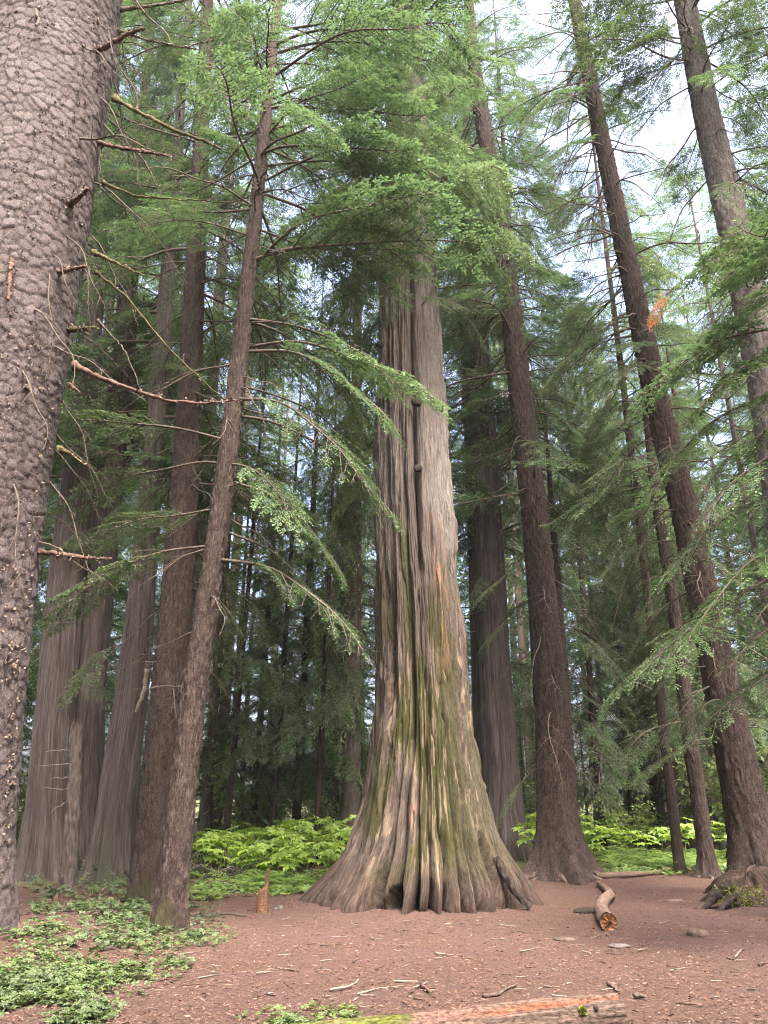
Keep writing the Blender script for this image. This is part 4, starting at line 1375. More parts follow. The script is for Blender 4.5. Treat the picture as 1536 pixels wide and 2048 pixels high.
def lichen_on(parent, base, P, R, seed, n=40, size=0.045, name='lichen'):
    rg = np.random.default_rng(seed)
    g = Geo()
    for _ in range(n):
        k = rg.integers(len(P))
        c = P[k] + rg.normal(0, 1, 3) * R[k] * np.array([0.9, 0.9, 0.9]) + np.array([0, 0, R[k] * 0.3])
        m = 5
        d = unit(rg.normal(0, 1, (m, 3)))
        s_ = unit(np.cross(d, rg.normal(0, 1, (m, 3))))
        g.leaves(np.repeat(c[None] - base, m, 0), d, s_, size * rg.uniform(0.4, 1.3, m), size * 0.3, 0)
    o = obj(name, g.mesh(name, [M['lichen']]), parent)
    o['kind'] = 'stuff'
    return o


e1, ax1_, b1 = TREES['spruce']
fy = lambda py: 10.4 - ax1_.rad(zpx('spruce', py)) * 0.75
STUBS = [
    ([(188, 100), (215, 92), (250, 70), (286, 58)], -0.85, -1.2, 0.075, 0.05, 'branch_red', 46),
    ([(228, 196), (290, 232), (350, 262), (405, 280), (442, 298)], -0.1, -0.3, 0.055, 0.035, 'branch_moss', 30),
    ([(188, 284), (240, 296), (300, 305), (342, 312)], -0.75, -1.0, 0.06, 0.035, 'branch_red', 50),
    ([(135, 412), (158, 395), (176, 378)], -0.95, -1.4, 0.07, 0.045, 'branch_red', 30),
    ([(112, 546), (140, 540), (172, 532)], -0.9, -1.2, 0.055, 0.04, 'branch_red', 25),
    ([(24, 515), (20, 550), (16, 600)], -1.05, -1.3, 0.05, 0.04, 'branch_red', 30),
    ([(128, 662), (160, 658), (192, 655)], -0.85, -1.1, 0.06, 0.04, 'branch_moss', 60),
    ([(148, 732), (200, 755), (260, 778), (340, 802), (410, 808), (474, 800)], -0.4, -0.9, 0.06, 0.022, 'branch_red', 40),
    ([(118, 898), (145, 910), (172, 932)], -0.4, -0.5, 0.045, 0.015, 'branch_moss', 6),
    ([(68, 1102), (120, 1108), (175, 1116), (224, 1118)], -0.85, -1.1, 0.055, 0.03, 'branch_red', 40),
    ([(186, 505), (230, 525), (290, 552)], -0.2, -0.3, 0.045, 0.02, 'branch_moss', 10),
    ([(190, 545), (250, 590), (330, 690), (420, 775), (490, 830)], -0.1, 0.6, 0.032, 0.008, 'branch_moss', 8),
    ([(205, 365), (270, 392), (330, 397), (420, 402), (512, 410)], 0.1, 0.6, 0.034, 0.012, 'branch_moss', 10),
    ([(195, 640), (250, 700), (290, 800)], 0.2, 0.2, 0.022, 0.006, 'twig', 0),
    ([(138, 770), (160, 785)], -0.5, -0.6, 0.03, 0.02, 'branch_red', 0),
    ([(70, 15), (78, 40), (72, 52)], -1.0, -1.3, 0.04, 0.03, 'twig', 0),
    ([(48, 770), (62, 782), (70, 790)], -1.0, -1.25, 0.035, 0.025, 'twig', 6),
    ([(240, 20), (330, 8), (420, -10)], 0.1, 0.3, 0.05, 0.03, 'twig', 10),
    ([(232, 60), (300, 82), (372, 95), (425, 80)], 0.2, 0.6, 0.04, 0.015, 'twig', 40),
]
for k, (pts, dy0, dy1, r0, r1, mt, nl) in enumerate(STUBS):
    rr = ax1_.rad(max(0.5, zpx('spruce', pts[0][1])))
    o, P, R = tubepath(pts, 10.4 + dy0 * rr, 10.4 + dy1 * rr, r0 * 0.72, r1 * 0.55, mt, e1, b1, 'branch', 600 + k, wob=0.3, n=34, wav=0.007, collar=1.0, on=ax1_)
    if nl:
        lichen_on(o, b1, P, R, 700 + k, nl)
# lichen scraps over the bark
rg = np.random.default_rng(12)
g = Geo()
for _ in range(2600):
    z = 0.5 + 15 * rg.random() ** 2.0
    th = rg.uniform(-0.9, 1.6)
    if vnoise(np.array([th * 2.6 + 4]), np.array([z * 0.9]), 5)[0] < 0.52:
        continue
    c = ax1_.c(z) + np.array([math.sin(th), -math.cos(th), 0]) * (ax1_.rad(z) + 0.015) - b1
    nrm = np.array([math.sin(th), -math.cos(th), 0])
    m = 4
    d = unit(nrm * 0.35 + rg.normal(0, 0.6, (m, 3)))
    s_ = unit(np.cross(d, rg.normal(0, 1, (m, 3))))
    g.leaves(np.repeat(c[None], m, 0), d, s_, rg.uniform(0.02, 0.06, m), 0.015, 0)
lo = obj('lichen', g.mesh('lichen', [M['lichen']]), e1)
lo['kind'] = 'stuff'

# charred seam on the stout hemlock
e4, ax4_, b4 = TREES['hemlock_b']
pts = [(288, 1580), (284, 1640), (276, 1700), (270, 1760), (264, 1800)]
tubepath(pts, 16.45, 16.3, 0.05, 0.13, 'char', e4, b4, 'charred_seam', 81, n=26, wob=0.25)
# peeling limb on the grey cedar
e6, ax6_, b6 = TREES['cedar_c']
tubepath([(262, 1440), (282, 1400), (290, 1372), (294, 1340)], 19.9, 19.9, 0.035, 0.07, 'twig_pale', e6, b6, 'peeling_limb', 82)

# the broken snag with side twigs
axs = axis_from_photo([(138, 1745, 36), (144, 1650, 31), (149, 1550, 28), (152, 1466, 26)], 18.0, 1, 0.1)
axs = Axis(axs.z, axs.x, axs.y, axs.r)
tree('snag', 'dead_snag', 'short broken-topped dead snag with bare side twigs before the dark cedars', 'snag', None, axs, 'hemlock', 'farbark', nu=48, dz=0.05, flare=0.3, fz=0.2, seed=84)
es, _, bs_ = TREES['snag']
sm = es.children[0].data
co = np.empty(len(sm.vertices) * 3, np.float32)
sm.vertices.foreach_get('co', co)
co = co.reshape(-1, 48, 3)
jag = 0.30 * np.random.default_rng(2).random(48) + 0.18 * np.sin(np.linspace(0, 6.28, 48) + 1)
for kk, ff in ((-1, 1.0), (-2, 0.6), (-3, 0.3)):
    co[kk, :, 2] += jag * ff
sm.vertices.foreach_set('co', co.ravel())
sm.update()
for k, (pts) in enumerate([[(146, 1500), (120, 1500), (92, 1502)], [(146, 1527), (115, 1530), (80, 1531)], [(146, 1552), (125, 1556), (104, 1556)], [(145, 1575), (120, 1578), (86, 1575)], [(142, 1600), (118, 1612), (102, 1624)]]):
    tubepath(pts, 17.95, 17.6, 0.012, 0.005, 'twig_pale', es, bs_, 'twig', 850 + k, sides=4, n=10)

# ------------------------------------------------------------------ wood lying and standing in the clearing
def wood_cols(V, c1, c2, seed, sc=(6, 6)):
    n = fbm(V[:, 0] * sc[0] + V[:, 2] * 3, V[:, 1] * sc[1], seed, 3)[:, None]
    return np.array(c1) * (1 - n) + np.array(c2) * n


def log_mesh(P0, P1, r0, r1, seed, colf, nu=48, nl=70, bend=0.0, cut=None, rag=0.03):
    """a log between two points; colf(t, th, n) -> colours; cut(t, th) -> how much of the radius is gone"""
    P0, P1 = np.asarray(P0, float), np.asarray(P1, float)
    d = unit(P1 - P0)
    s = unit(np.cross(d, UPZ))
    u = np.cross(s, d)
    t = np.linspace(0, 1, nl)
    th = np.linspace(0, 2 * np.pi, nu, endpoint=False)
    T, TH = np.meshgrid(t, th, indexing='ij')
    L = np.linalg.norm(P1 - P0)
    rr = (r0 + (r1 - r0) * T) * (1 + 0.10 * (fbm(np.cos(TH) * 2 + 5, T * L * 1.5 + np.sin(TH) * 2, seed, 3) - 0.5) + 0.20 * (np.abs(2 * fbm(TH * 5, T * L * 0.9, seed + 4, 3) - 1) - 0.4) + 0.08 * (fbm(TH * 14, T * L * 5, seed + 5, 3) - 0.5))
    if cut is not None:
        rr = rr * (1 - cut(T, TH, L))
    end = rag * (fbm(TH * 3, T * 0 + 3, seed + 6, 3) - 0.5)
    along = T * L + end * (sstep(0.85, 1, T) - sstep(0.15, 0, T))
    off = bend * 4 * T * (1 - T)
    Pw = P0 + along[..., None] * d + (rr * np.cos(TH) + off)[..., None] * s + (rr * np.sin(TH))[..., None] * u
    V = Pw.reshape(-1, 3)
    C = colf(T, TH, L).reshape(-1, 3)
    i, j = np.meshgrid(np.arange(nl - 1), np.arange(nu), indexing='ij')
    j2 = (j + 1) % nu
    F = np.stack([i * nu + j, i * nu + j2, (i + 1) * nu + j2, (i + 1) * nu + j], -1).reshape(-1, 4)
    # broken ends: ring by ring inward, uneven
    for e_, sgn in ((0, -1), (nl - 1, 1)):
        prev = np.arange(nu) + e_ * nu
        c = Pw[e_].mean(0)
        rgx = np.random.default_rng(seed + 70 + e_)
        for f in (0.8, 0.5, 0.2, 0.02):
            ring = c + (Pw[e_] - c) * f + d * sgn * rgx.normal(0, rag * 0.35, (nu, 1)) + d * sgn * (-0.02)
            base_i = len(V)
            V = np.vstack([V, ring])
            q = rgx.random((nu, 1))
            C = np.vstack([C, np.array((0.20, 0.085, 0.04)) * (1 - q) + np.array((0.46, 0.23, 0.11)) * q])
            now = np.arange(nu) + base_i
            q4 = np.stack([prev, now, np.roll(now, -1), np.roll(prev, -1)], -1)
            F = np.vstack([F, q4 if sgn > 0 else q4[:, ::-1]])
            prev = now
    return mesh_np('log', V, F, M['wood'], smooth=True, cols=C)


# the split log along the bottom of the frame
pr = at_y(1243, 2034, 7.35)
pl = at_y(520, 2098, 7.15)


def log1_cut(T, TH, L):
    edge = fbm(T * L * 2.2, T * 0 + 1, 5, 3)
    top = np.exp(-((TH - 1.02 - 0.25 * T - 0.5 * (edge - 0.5)) / 0.26) ** 4) * sstep(0.42, 0.52, T)
    mid = np.exp(-((TH - 1.9) / 0.9) ** 4) * sstep(0.36, 0.40, T) * sstep(0.58, 0.54, T)
    return 0.26 * top * (0.6 + 0.7 * fbm(TH * 9, T * L * 1.4, 6, 3)) + 0.05 * mid


def log1_col(T, TH, L):
    n = fbm(TH * 8, T * L * 1.6, 9, 4)[..., None]
    n2 = fbm(TH * 22, T * L * 3.0, 19, 3)[..., None]
    barkc = np.array((0.030, 0.020, 0.016)) * (1 - n2) + np.array((0.22, 0.155, 0.125)) * n2
    org = np.array((0.055, 0.02, 0.013)) * (1 - n2) + np.array((0.31, 0.135, 0.078)) * n2
    pink = np.array((0.09, 0.048, 0.038)) * (1 - n2) + np.array((0.27, 0.165, 0.13)) * n2
    moss = np.array((0.05, 0.06, 0.012)) * (1 - n2) + np.array((0.19, 0.21, 0.045)) * n2
    edge = fbm(T * L * 2.2, T * 0 + 1, 5, 3)
    top = (np.exp(-((TH - 1.02 - 0.25 * T - 0.5 * (edge - 0.5)) / 0.26) ** 4) * sstep(0.42, 0.52, T))[..., None]
    pk = (np.exp(-((TH - 1.3) / 1.3) ** 4) * sstep(0.40, 0.42, T) * sstep(0.64, 0.54, T + 0.1 * (n[..., 0] - 0.5)))[..., None]
    ms = (sstep(0.44, 0.38, T + 0.08 * (n[..., 0] - 0.5)) * sstep(0.25, 0.45, n[..., 0]))[..., None]
    c = barkc * (1 - top) + org * top
    c = c * (1 - pk) + pink * pk
    return c * (1 - ms) + moss * ms


lg = obj('split_log', log_mesh(pl, pr, 0.145, 0.185, 3, log1_col, 96, 150, 0.02, log1_cut, 0.05))
tag(lg, 'long split log with orange rotten wood and mossy end along the bottom of the picture', 'log')
rg = np.random.default_rng(8)
for px, py, s in ((1165, 2023, 0.035), (1105, 2036, 0.018)):
    c = at_y(px, py, 7.17)
    g = Geo()
    d = unit(rg.normal(0, 1, (140, 3)) + np.array([0, -0.4, 0.5]))
    g.leaves(c + d * s * 0.3, d, unit(np.cross(d, rg.normal(0, 1, (140, 3)))), s * rg.uniform(0.5, 1.1, 140), s * 0.2, 0)
    mo = obj('moss_tuft', g.mesh('moss', [M['moss']]), lg)
for px, py, r in ((1190, 2016, 0.022),):
    c = at_y(px, py, 7.2)
    g = Geo()
    g.tube(np.stack([c + [0, 0.08, 0], c + [0, 0.0, 0.0], c + [0.005, -0.03, 0.005]]), [r * 1.1, r, r * 0.8], 8, 0, 0.15, rg)
    obj('knot', g.mesh('knot', [M['char']], True), lg)

# slim log pointing at the camera
def pale_log(T, TH, L):
    n = fbm(TH * 6, T * L * 3, 29, 4)[..., None]
    return np.array((0.07, 0.04, 0.03)) * (1 - n) + np.array((0.36, 0.25, 0.20)) * n


q0 = ground(1219, 1862)
q1 = ground(1222, 1800)
q2 = ground(1196, 1772)
l2 = obj('fallen_log', log_mesh(q0 + [0, 0, 0.12], q1 + [0.0, 0, 0.10], 0.135, 0.10, 31, pale_log, 28, 40, -0.14, None, 0.05))
tag(l2, 'slim fallen log with broken orange end pointing toward the camera', 'log')
o2 = obj('thin_end', log_mesh(q1 + [0.0, -0.1, 0.10], q2 + [0, 0, 0.07], 0.095, 0.05, 32, pale_log, 20, 24, 0.03, None, 0.03), l2)

# splintered stake
def splinter(px, py_top, py_bot, w, seed, name, label, lean, colours):
    b = ground(px, py_bot)
    top = at_y(px + lean, py_top, b[1])
    hgt = top[2] - b[2]
    r = w / 2 / FPX * depth(b)
    nu, nz = 20, 30
    z = np.linspace(-0.15, 1, nz)
    th = np.linspace(0, 2 * np.pi, nu, endpoint=False)
    Z, TH = np.meshgrid(z, th, indexing='ij')
    topz = 0.55 + 0.45 * np.exp(-((np.mod(TH - 0.3 + np.pi, 2 * np.pi) - np.pi) / 0.75) ** 2) - 0.12 * fbm(TH * 3, TH * 0, seed, 2)
    Zc = np.minimum(Z, topz)
    over = np.clip((Z - topz) / 0.3, 0, 1)
    rr = r * (1.25 - 0.45 * Zc) * (1 + 0.2 * (fbm(TH * 3, Z * 2, seed + 3, 3) - 0.5)) * (1 - 0.85 * over)
    X = b[0] + (top[0] - b[0]) * Zc + rr * np.cos(TH) - b[0]
    Yv = rr * np.sin(TH) * 0.8
    V = np.stack([X, Yv, Zc * hgt], -1).reshape(-1, 3)
    i, j = np.meshgrid(np.arange(nz - 1), np.arange(nu), indexing='ij')
    j2 = (j + 1) % nu
    F = np.stack([i * nu + j, i * nu + j2, (i + 1) * nu + j2, (i + 1) * nu + j], -1).reshape(-1, 4)
    n = fbm(TH * 8, Z * 3, seed + 8, 3).ravel()[:, None]
    C = np.array(colours[0]) * (1 - n) + np.array(colours[1]) * n
    o = obj(name, mesh_np(name, V, F, M['wood'], smooth=True, cols=C), None, b)
    tag(o, label, 'stump')
    return o


splinter(523, 1731, 1826, 20, 5, 'splintered_stump', 'thin splintered reddish stump sticking up from the floor beside the giant', 8, ((0.07, 0.035, 0.022), (0.27, 0.145, 0.09)))
splinter(106, 1785, 1812, 20, 6, 'rotten_stump', 'small pointed rotten stump on the leafy mound by the spruce foot', 2, ((0.08, 0.05, 0.04), (0.22, 0.14, 0.11)))
splinter(137, 1795, 1812, 14, 7, 'rotten_stump', 'tiny blunt rotten stump, second on the mound by the spruce foot', 1, ((0.08, 0.05, 0.04), (0.22, 0.14, 0.11)))


def stone(px, py, wpx, hpx, seed, name, label, cat='stone', mat='stone', group=None, deep=0.7):
    b = ground(px, py)
    w = wpx / 2 / FPX * depth(b)
    hh = hpx / FPX * depth(b)
    rg = np.random.default_rng(seed)
    nu, nz = 14, 9
    ph = np.linspace(0, np.pi, nz)
    th = np.linspace(0, 2 * np.pi, nu, endpoint=False)
    PH, TH = np.meshgrid(ph, th, indexing='ij')
    d = np.stack([np.sin(PH) * np.cos(TH), np.sin(PH) * np.sin(TH), np.cos(PH)], -1)
    n = 1 + 0.8 * (fbm(d[..., 0] * 1.6 + seed, d[..., 1] * 1.6 + d[..., 2], seed, 3) - 0.5) * np.sin(PH)
    V = (d * n[..., None] * np.array([w, w * deep, hh * 0.6])).reshape(-1, 3) + np.array([0, 0, hh * 0.1])
    i, j = np.meshgrid(np.arange(nz - 1), np.arange(nu), indexing='ij')
    j2 = (j + 1) % nu
    F = np.stack([(i + 1) * nu + j, (i + 1) * nu + j2, i * nu + j2, i * nu + j], -1).reshape(-1, 4)
    o = obj(name, mesh_np(name, V, F, M[mat], smooth=True), None, b)
    tag(o, label, cat, group)
    return o


stone(560, 1817, 13, 9, 1, 'stone', 'small pale stone beside the splintered stump')
stone(551, 1819, 10, 6, 2, 'stone', 'smaller of the two stones beside the splintered stump')
stone(1238, 1893, 44, 8, 3, 'stone', 'flat grey stone below the broken end of the fallen log')
stone(1130, 1880, 48, 8, 7, 'wood_slab', 'flat weathered wood slab on the floor before the giant', 'wood', 'root')
stone(1396, 1872, 40, 20, 9, 'wood_chunk', 'rounded dark wood chunk lying before the mossy stump', 'wood', 'root', None, 1.2)
stone(1180, 1826, 62, 15, 10, 'bark_slab', 'dark slab of rotten bark beside the fallen log', 'bark', 'char')
stone(415, 1832, 60, 8, 11, 'bark_slab', 'dark flake of bark on the floor past the slim hemlock', 'bark', 'char')
stone(1340, 1804, 60, 8, 12, 'rotten_stick', 'low rotten stick lying behind the fallen log near the mossy stump', 'wood', 'root', None, 0.25)

# the old stump the leaning hemlock grew on
st_c = np.array([7.15, 16.75])
rg = np.random.default_rng(17)
eS = empty('nurse_stump', (st_c[0], st_c[1], h1(*st_c)))
tag(eS, 'rotten mossy stump with split dark slabs under the leaning hemlock', 'stump')
bS = np.array([st_c[0], st_c[1], h1(*st_c)])
nr_, nt_ = 34, 120
rr_, tt_ = np.meshgrid(np.linspace(0.02, 1, nr_), np.linspace(0, 2 * np.pi, nt_, endpoint=False), indexing='ij')
ridge = 1 - np.abs(2 * fbm(tt_ * 2.1 + rr_ * 1.2, rr_ * 1.6 + np.sin(tt_), 5, 4) - 1) * 1.6
ridge2 = np.abs(2 * fbm(tt_ * 7, rr_ * 2.0, 15, 3) - 1)
ro = rr_ * (0.95 + 0.35 * (ridge - 0.5) * rr_ + 0.25 * (fbm(np.cos(tt_) * 2, np.sin(tt_) * 2, 8, 2) - 0.5))
sx_ = st_c[0] + ro * 1.05 * np.cos(tt_)
sy_ = st_c[1] + ro * 0.95 * np.sin(tt_)
sz_ = H(sx_, sy_) - 0.03 + (0.34 * (1 - rr_ ** 1.3) + 0.24 * (ridge - 0.4) * np.sin(np.pi * np.clip(rr_, 0, 1)) + 0.10 * ridge2 * (1 - rr_ ** 3)) * (1 - 0.9 * rr_ ** 6)
Vs_ = np.stack([sx_ - bS[0], sy_ - bS[1], sz_ - bS[2]], -1).reshape(-1, 3)
i_, j_ = np.meshgrid(np.arange(nr_ - 1), np.arange(nt_), indexing='ij')
j2_ = (j_ + 1) % nt_
Fs_ = np.stack([i_ * nt_ + j_, (i_ + 1) * nt_ + j_, (i_ + 1) * nt_ + j2_, i_ * nt_ + j2_], -1).reshape(-1, 4)
nn_ = fbm(tt_ * 9, rr_ * 3, 25, 3).ravel()[:, None]
Cs_ = np.array((0.010, 0.007, 0.006)) * (1 - nn_) + np.array((0.10, 0.066, 0.053)) * nn_
obj('rotten_body', mesh_np('rotten_body', Vs_, Fs_, M['wood'], smooth=True, cols=Cs_), eS)
tubepath([(1462, 1768), (1430, 1792), (1405, 1822), (1388, 1842)], 16.0, 15.6, 0.09, 0.03, 'char', eS, bS, 'slab', 901, sides=11, wob=0.4, n=30)
tubepath([(1470, 1790), (1448, 1812), (1428, 1836)], 15.9, 15.4, 0.07, 0.03, 'char', eS, bS, 'slab', 902, sides=11, wob=0.4, n=26)
g = Geo()
cnt = 420
base_p = np.array([at_y(px, py, 15.85) for px, py in zip(rg.uniform(1430, 1530, cnt), rg.uniform(1772, 1815, cnt))]) - bS
d = unit(rg.normal(0, 1, (cnt, 3)) + np.array([0, -0.5, 0.6]))
g.leaves(base_p, d, unit(np.cross(d, rg.normal(0, 1, (cnt, 3)))), rg.uniform(0.03, 0.07, cnt), 0.014, 0)
mo = obj('moss', g.mesh('moss', [M['moss']]), eS)
mo['kind'] = 'stuff'

# fallen mossy logs at the far edge of the floor
def old_log(T, TH, L):
    n = fbm(TH * 6, T * L * 2, 39, 4)[..., None]
    m = sstep(0.42, 0.6, fbm(TH * 2 + 7, T * L * 0.9, 49, 3))[..., None] * np.clip(np.sin(TH), 0, 1)[..., None]
    c = np.array((0.07, 0.045, 0.038)) * (1 - n) + np.array((0.26, 0.18, 0.14)) * n
    return c * (1 - m) + np.array((0.10, 0.12, 0.03)) * m


for pa, pb, r, sd, lab in (((1190, 1757), (1335, 1747), 0.085, 51, 'old decayed log lying before the lime leaves behind the clearing'),
                           ((1322, 1745), (1420, 1738), 0.09, 52, 'short mossy log by the young hemlock on roots'),
                           ((380, 1772), (520, 1776), 0.10, 53, 'dark low log under the brush pile')):
    a_, b_ = ground(*pa), ground(*pb)
    o = obj('old_log', log_mesh(a_ + [0, 0, r * 0.6], b_ + [0, 0, r * 0.6], r, r * 0.7, sd, old_log, 20, 40, 0.1, None, 0.05))
    tag(o, lab, 'log')

# the brush pile
bp = ground(440, 1768)
eB = empty('brush_pile', bp)
tag(eB, 'tangled grey brush pile with upright dead roots behind the slim hemlock', 'brush pile')
rg = np.random.default_rng(61)
for k in range(90):
    a = rg.uniform(0, np.pi * 2)
    d0 = np.array([rg.normal(0, 0.55), rg.normal(0, 0.3), 0.0])
    ln = rg.uniform(0.5, 1.3)
    s = np.linspace(0, 1, 9)
    up = rg.uniform(0.1, 0.8)
    P = d0 + np.stack([np.cos(a) * ln * s, np.sin(a) * ln * s * 0.5, 0.05 + up * np.sin(np.pi * np.clip(s * 0.9 + 0.05, 0, 1)) * rg.uniform(0.3, 1)], -1) + rg.normal(0, 0.02, (9, 3))
    g = Geo()
    r = rg.uniform(0.006, 0.02)
    g.tube(P, r * (1.15 - s), 4, 0, 0.1, rg)
    obj('stick', g.mesh('stick', [M['twig'] if rg.random() < 0.5 else M['twig_pale']], True), eB)
for pts in ([(430, 1755), (445, 1722), (455, 1690)], [(432, 1748), (420, 1715), (410, 1700)], [(440, 1760), (438, 1720), (432, 1698)], [(455, 1760), (450, 1700), (440, 1690)], [(418, 1752), (436, 1710), (442, 1698)]):
    tubepath(pts, bp[1], bp[1] + 0.2, 0.035, 0.015, 'twig', eB, bp, 'stick', int(rg.integers(9999)), sides=5, n=12)

# sticks and chips that can be picked out on the open floor
def stick(pts, r, mat, label, group=None, name='stick', seed=0, lift=0.4):
    rg = np.random.default_rng(seed + 5)
    G = np.array([ground(*p) for p in pts])
    n = 4 * (len(pts) - 1) + 3
    s = np.linspace(0, len(pts) - 1, n)
    P = np.stack([np.interp(s, range(len(pts)), G[:, c]) for c in range(3)], -1)
    P[1:-1] += rg.normal(0, r * 0.5, (n - 2, 3))
    P[:, 2] = H(P[:, 0], P[:, 1]) + r * lift + 0.012
    g = Geo()
    f = np.linspace(0, 1, n)
    g.tube(P - G[0], r * (1.1 - 0.6 * f), 6, 0, 0.18, rg)
    o = obj(name, g.mesh(name, [M[mat]], True), None, G[0])
    tag(o, label, 'stick', group)


SG = 'sticks picked out on the floor'
STK = [
    ([(660, 1984), (700, 1977), (718, 1962)], 0.014, 'twig_pale', 'pale bent stick with a forked end, above the leafy patch by the log'),
    ([(787, 1966), (836, 1966)], 0.010, 'twig_pale', 'straight pale stick lying level on the open floor'),
    ([(842, 1973), (862, 1990)], 0.020, 'branch_red', 'short flat reddish wood chip behind the split log'),
    ([(827, 1979), (856, 1966)], 0.009, 'twig_pale', 'pale stick crossing the reddish chip'),
    ([(715, 1992), (760, 1980), (806, 1975)], 0.009, 'twig_pale', 'long thin stick pointing at the straight pale one'),
    ([(966, 1996), (1000, 1992), (1034, 1973)], 0.018, 'root', 'knobbly brown stick behind the middle of the split log'),
    ([(1085, 1976), (1120, 1978)], 0.012, 'root', 'brown stick behind the orange part of the log'),
    ([(1216, 1970), (1240, 1988)], 0.020, 'root', 'split wedge of wood behind the log end'),
    ([(1268, 1994), (1294, 2000)], 0.022, 'twig', 'dark stub of wood past the log end'),
    ([(870, 1908), (892, 1912)], 0.012, 'twig_pale', 'curved pale chip on the floor in front of the giant'),
    ([(553, 1938), (597, 1945)], 0.014, 'root', 'dark brown stick in front of the giant, toward the slim hemlock'),
    ([(512, 1950), (552, 1946)], 0.008, 'twig_pale', 'thin pale stick next to the dark brown one'),
    ([(1470, 1917), (1487, 1902)], 0.012, 'twig_pale', 'pale stick slanting on the dark soil before the stump'),
    ([(1518, 1932), (1540, 1928)], 0.016, 'branch_red', 'reddish stick at the picture edge below the stump'),
    ([(1365, 2010), (1400, 2012)], 0.012, 'branch_red', 'reddish stick on the floor past the log end, low in the picture'),
    ([(1340, 1945), (1372, 1938)], 0.009, 'twig_pale', 'thin pale stick in the middle of the right floor'),
    ([(640, 1893), (685, 1890)], 0.009, 'root', 'thin brown stick before the giant on the dark patch'),
    ([(920, 1848), (960, 1849)], 0.009, 'root', 'thin dark stick lying just before the giant toes'),
    ([(190, 1830), (215, 1822), (235, 1832), (262, 1855), (272, 1872)], 0.022, 'root', 'arched bare branch over the leafy mound'),
    ([(208, 1828), (238, 1844), (262, 1862)], 0.010, 'twig_pale', 'pale split twig along the arched branch on the mound'),
    ([(165, 1872), (190, 1878), (250, 1880)], 0.012, 'twig', 'dark twig crossing the mound under the arched branch'),
    ([(145, 1890), (162, 1898)], 0.016, 'branch_red', 'short reddish chip on the mound'),
    ([(40, 1905), (85, 1908)], 0.014, 'root', 'brown stick at the foot of the spruce'),
    ([(150, 2048), (156, 2034)], 0.022, 'twig_pale', 'pale cut stick end poking up at the bottom edge'),
    ([(395, 1960), (440, 1952)], 0.008, 'twig_pale', 'thin pale stick past the ground cover, left part of the floor'),
    ([(355, 1912), (400, 1905)], 0.008, 'twig_pale', 'thin stick at the ground cover edge'),
    ([(380, 1832), (460, 1830), (495, 1836)], 0.02, 'twig', 'long dark rotten branch behind the slim hemlock'),
    ([(1040, 1905), (1075, 1898)], 0.008, 'twig_pale', 'thin pale twig below the giant, right part'),
    ([(640, 1925), (665, 1922)], 0.008, 'twig_pale', 'tiny pale twig in the middle of the floor'),
]
for k, (pts, r, mt, lab) in enumerate(STK):
    stick(pts, r, mt, lab, SG, seed=k)
rg = np.random.default_rng(71)
for k in range(110):
    px, py = rg.uniform(330, 1530), rg.uniform(1835, 2040)
    ln = rg.uniform(10, 34)
    a = rg.normal(0, 0.35)
    stick([(px, py), (px + ln * 0.5, py + ln * 0.25 * math.sin(a) + rg.uniform(-2, 2)), (px + ln * math.cos(a), py + ln * 0.5 * math.sin(a))], rg.uniform(0.004, 0.009),
          ['twig_pale', 'root', 'branch_red', 'twig_pale'][rg.integers(4)], 'small twig scattered on the reddish floor', 'small twigs scattered on the floor', 'twig', 100 + k)

# needle and bark litter
rg = np.random.default_rng(81)
n = 84000
Yl = 6.4 + 16 * rg.random(n) ** 1.5
Xl = rg.uniform(-1, 1, n) * (0.58 * Yl + 1.2)
keepm = green_zone(Xl, Yl) < 0.3
Xl, Yl = Xl[keepm], Yl[keepm]
n = len(Xl)
Zl = H(Xl, Yl) + 0.010 + 0.012 * rg.random(n)
a = rg.random(n) * 2 * np.pi
D = unit(np.stack([np.cos(a), np.sin(a), rg.normal(0, 0.16, n)], -1))
S = unit(np.cross(UPZ + rg.normal(0, 0.35, (n, 3)), D))
ll = (rg.gamma(1.8, 0.011, n) + 0.010) * np.where(rg.random(n) < 0.02, rg.uniform(2.0, 3.6, n), 1.0)
g = Geo()
g.leaves(np.stack([Xl, Yl, Zl], -1), D, S, ll, np.clip(ll * rg.uniform(0.05, 0.22, n), 0.0015, 0.009), 0)
pal = np.array([(0.1445, 0.0833, 0.0672), (0.2040, 0.1241, 0.1003), (0.1105, 0.0638, 0.0510), (0.2550, 0.1658, 0.1318), (0.0298, 0.0187, 0.0161), (0.3230, 0.2295, 0.1827), (0.2465, 0.1275, 0.0850), (0.1530, 0.0935, 0.0765)])
ci = pal[rg.choice(len(pal), n, p=[.24, .17, .16, .06, .12, .015, .12, .115])] * rg.uniform(0.8, 1.2, (n, 1))
V, F, Mi, T = g.arrays()
lt = obj('needle_litter', mesh_np('needle_litter', V, F, M['litter'], cols=np.repeat(ci, 4, 0)))
lt['kind'] = 'stuff'
tag(lt, 'reddish brown needle and bark litter strewn over the forest floor', 'litter')

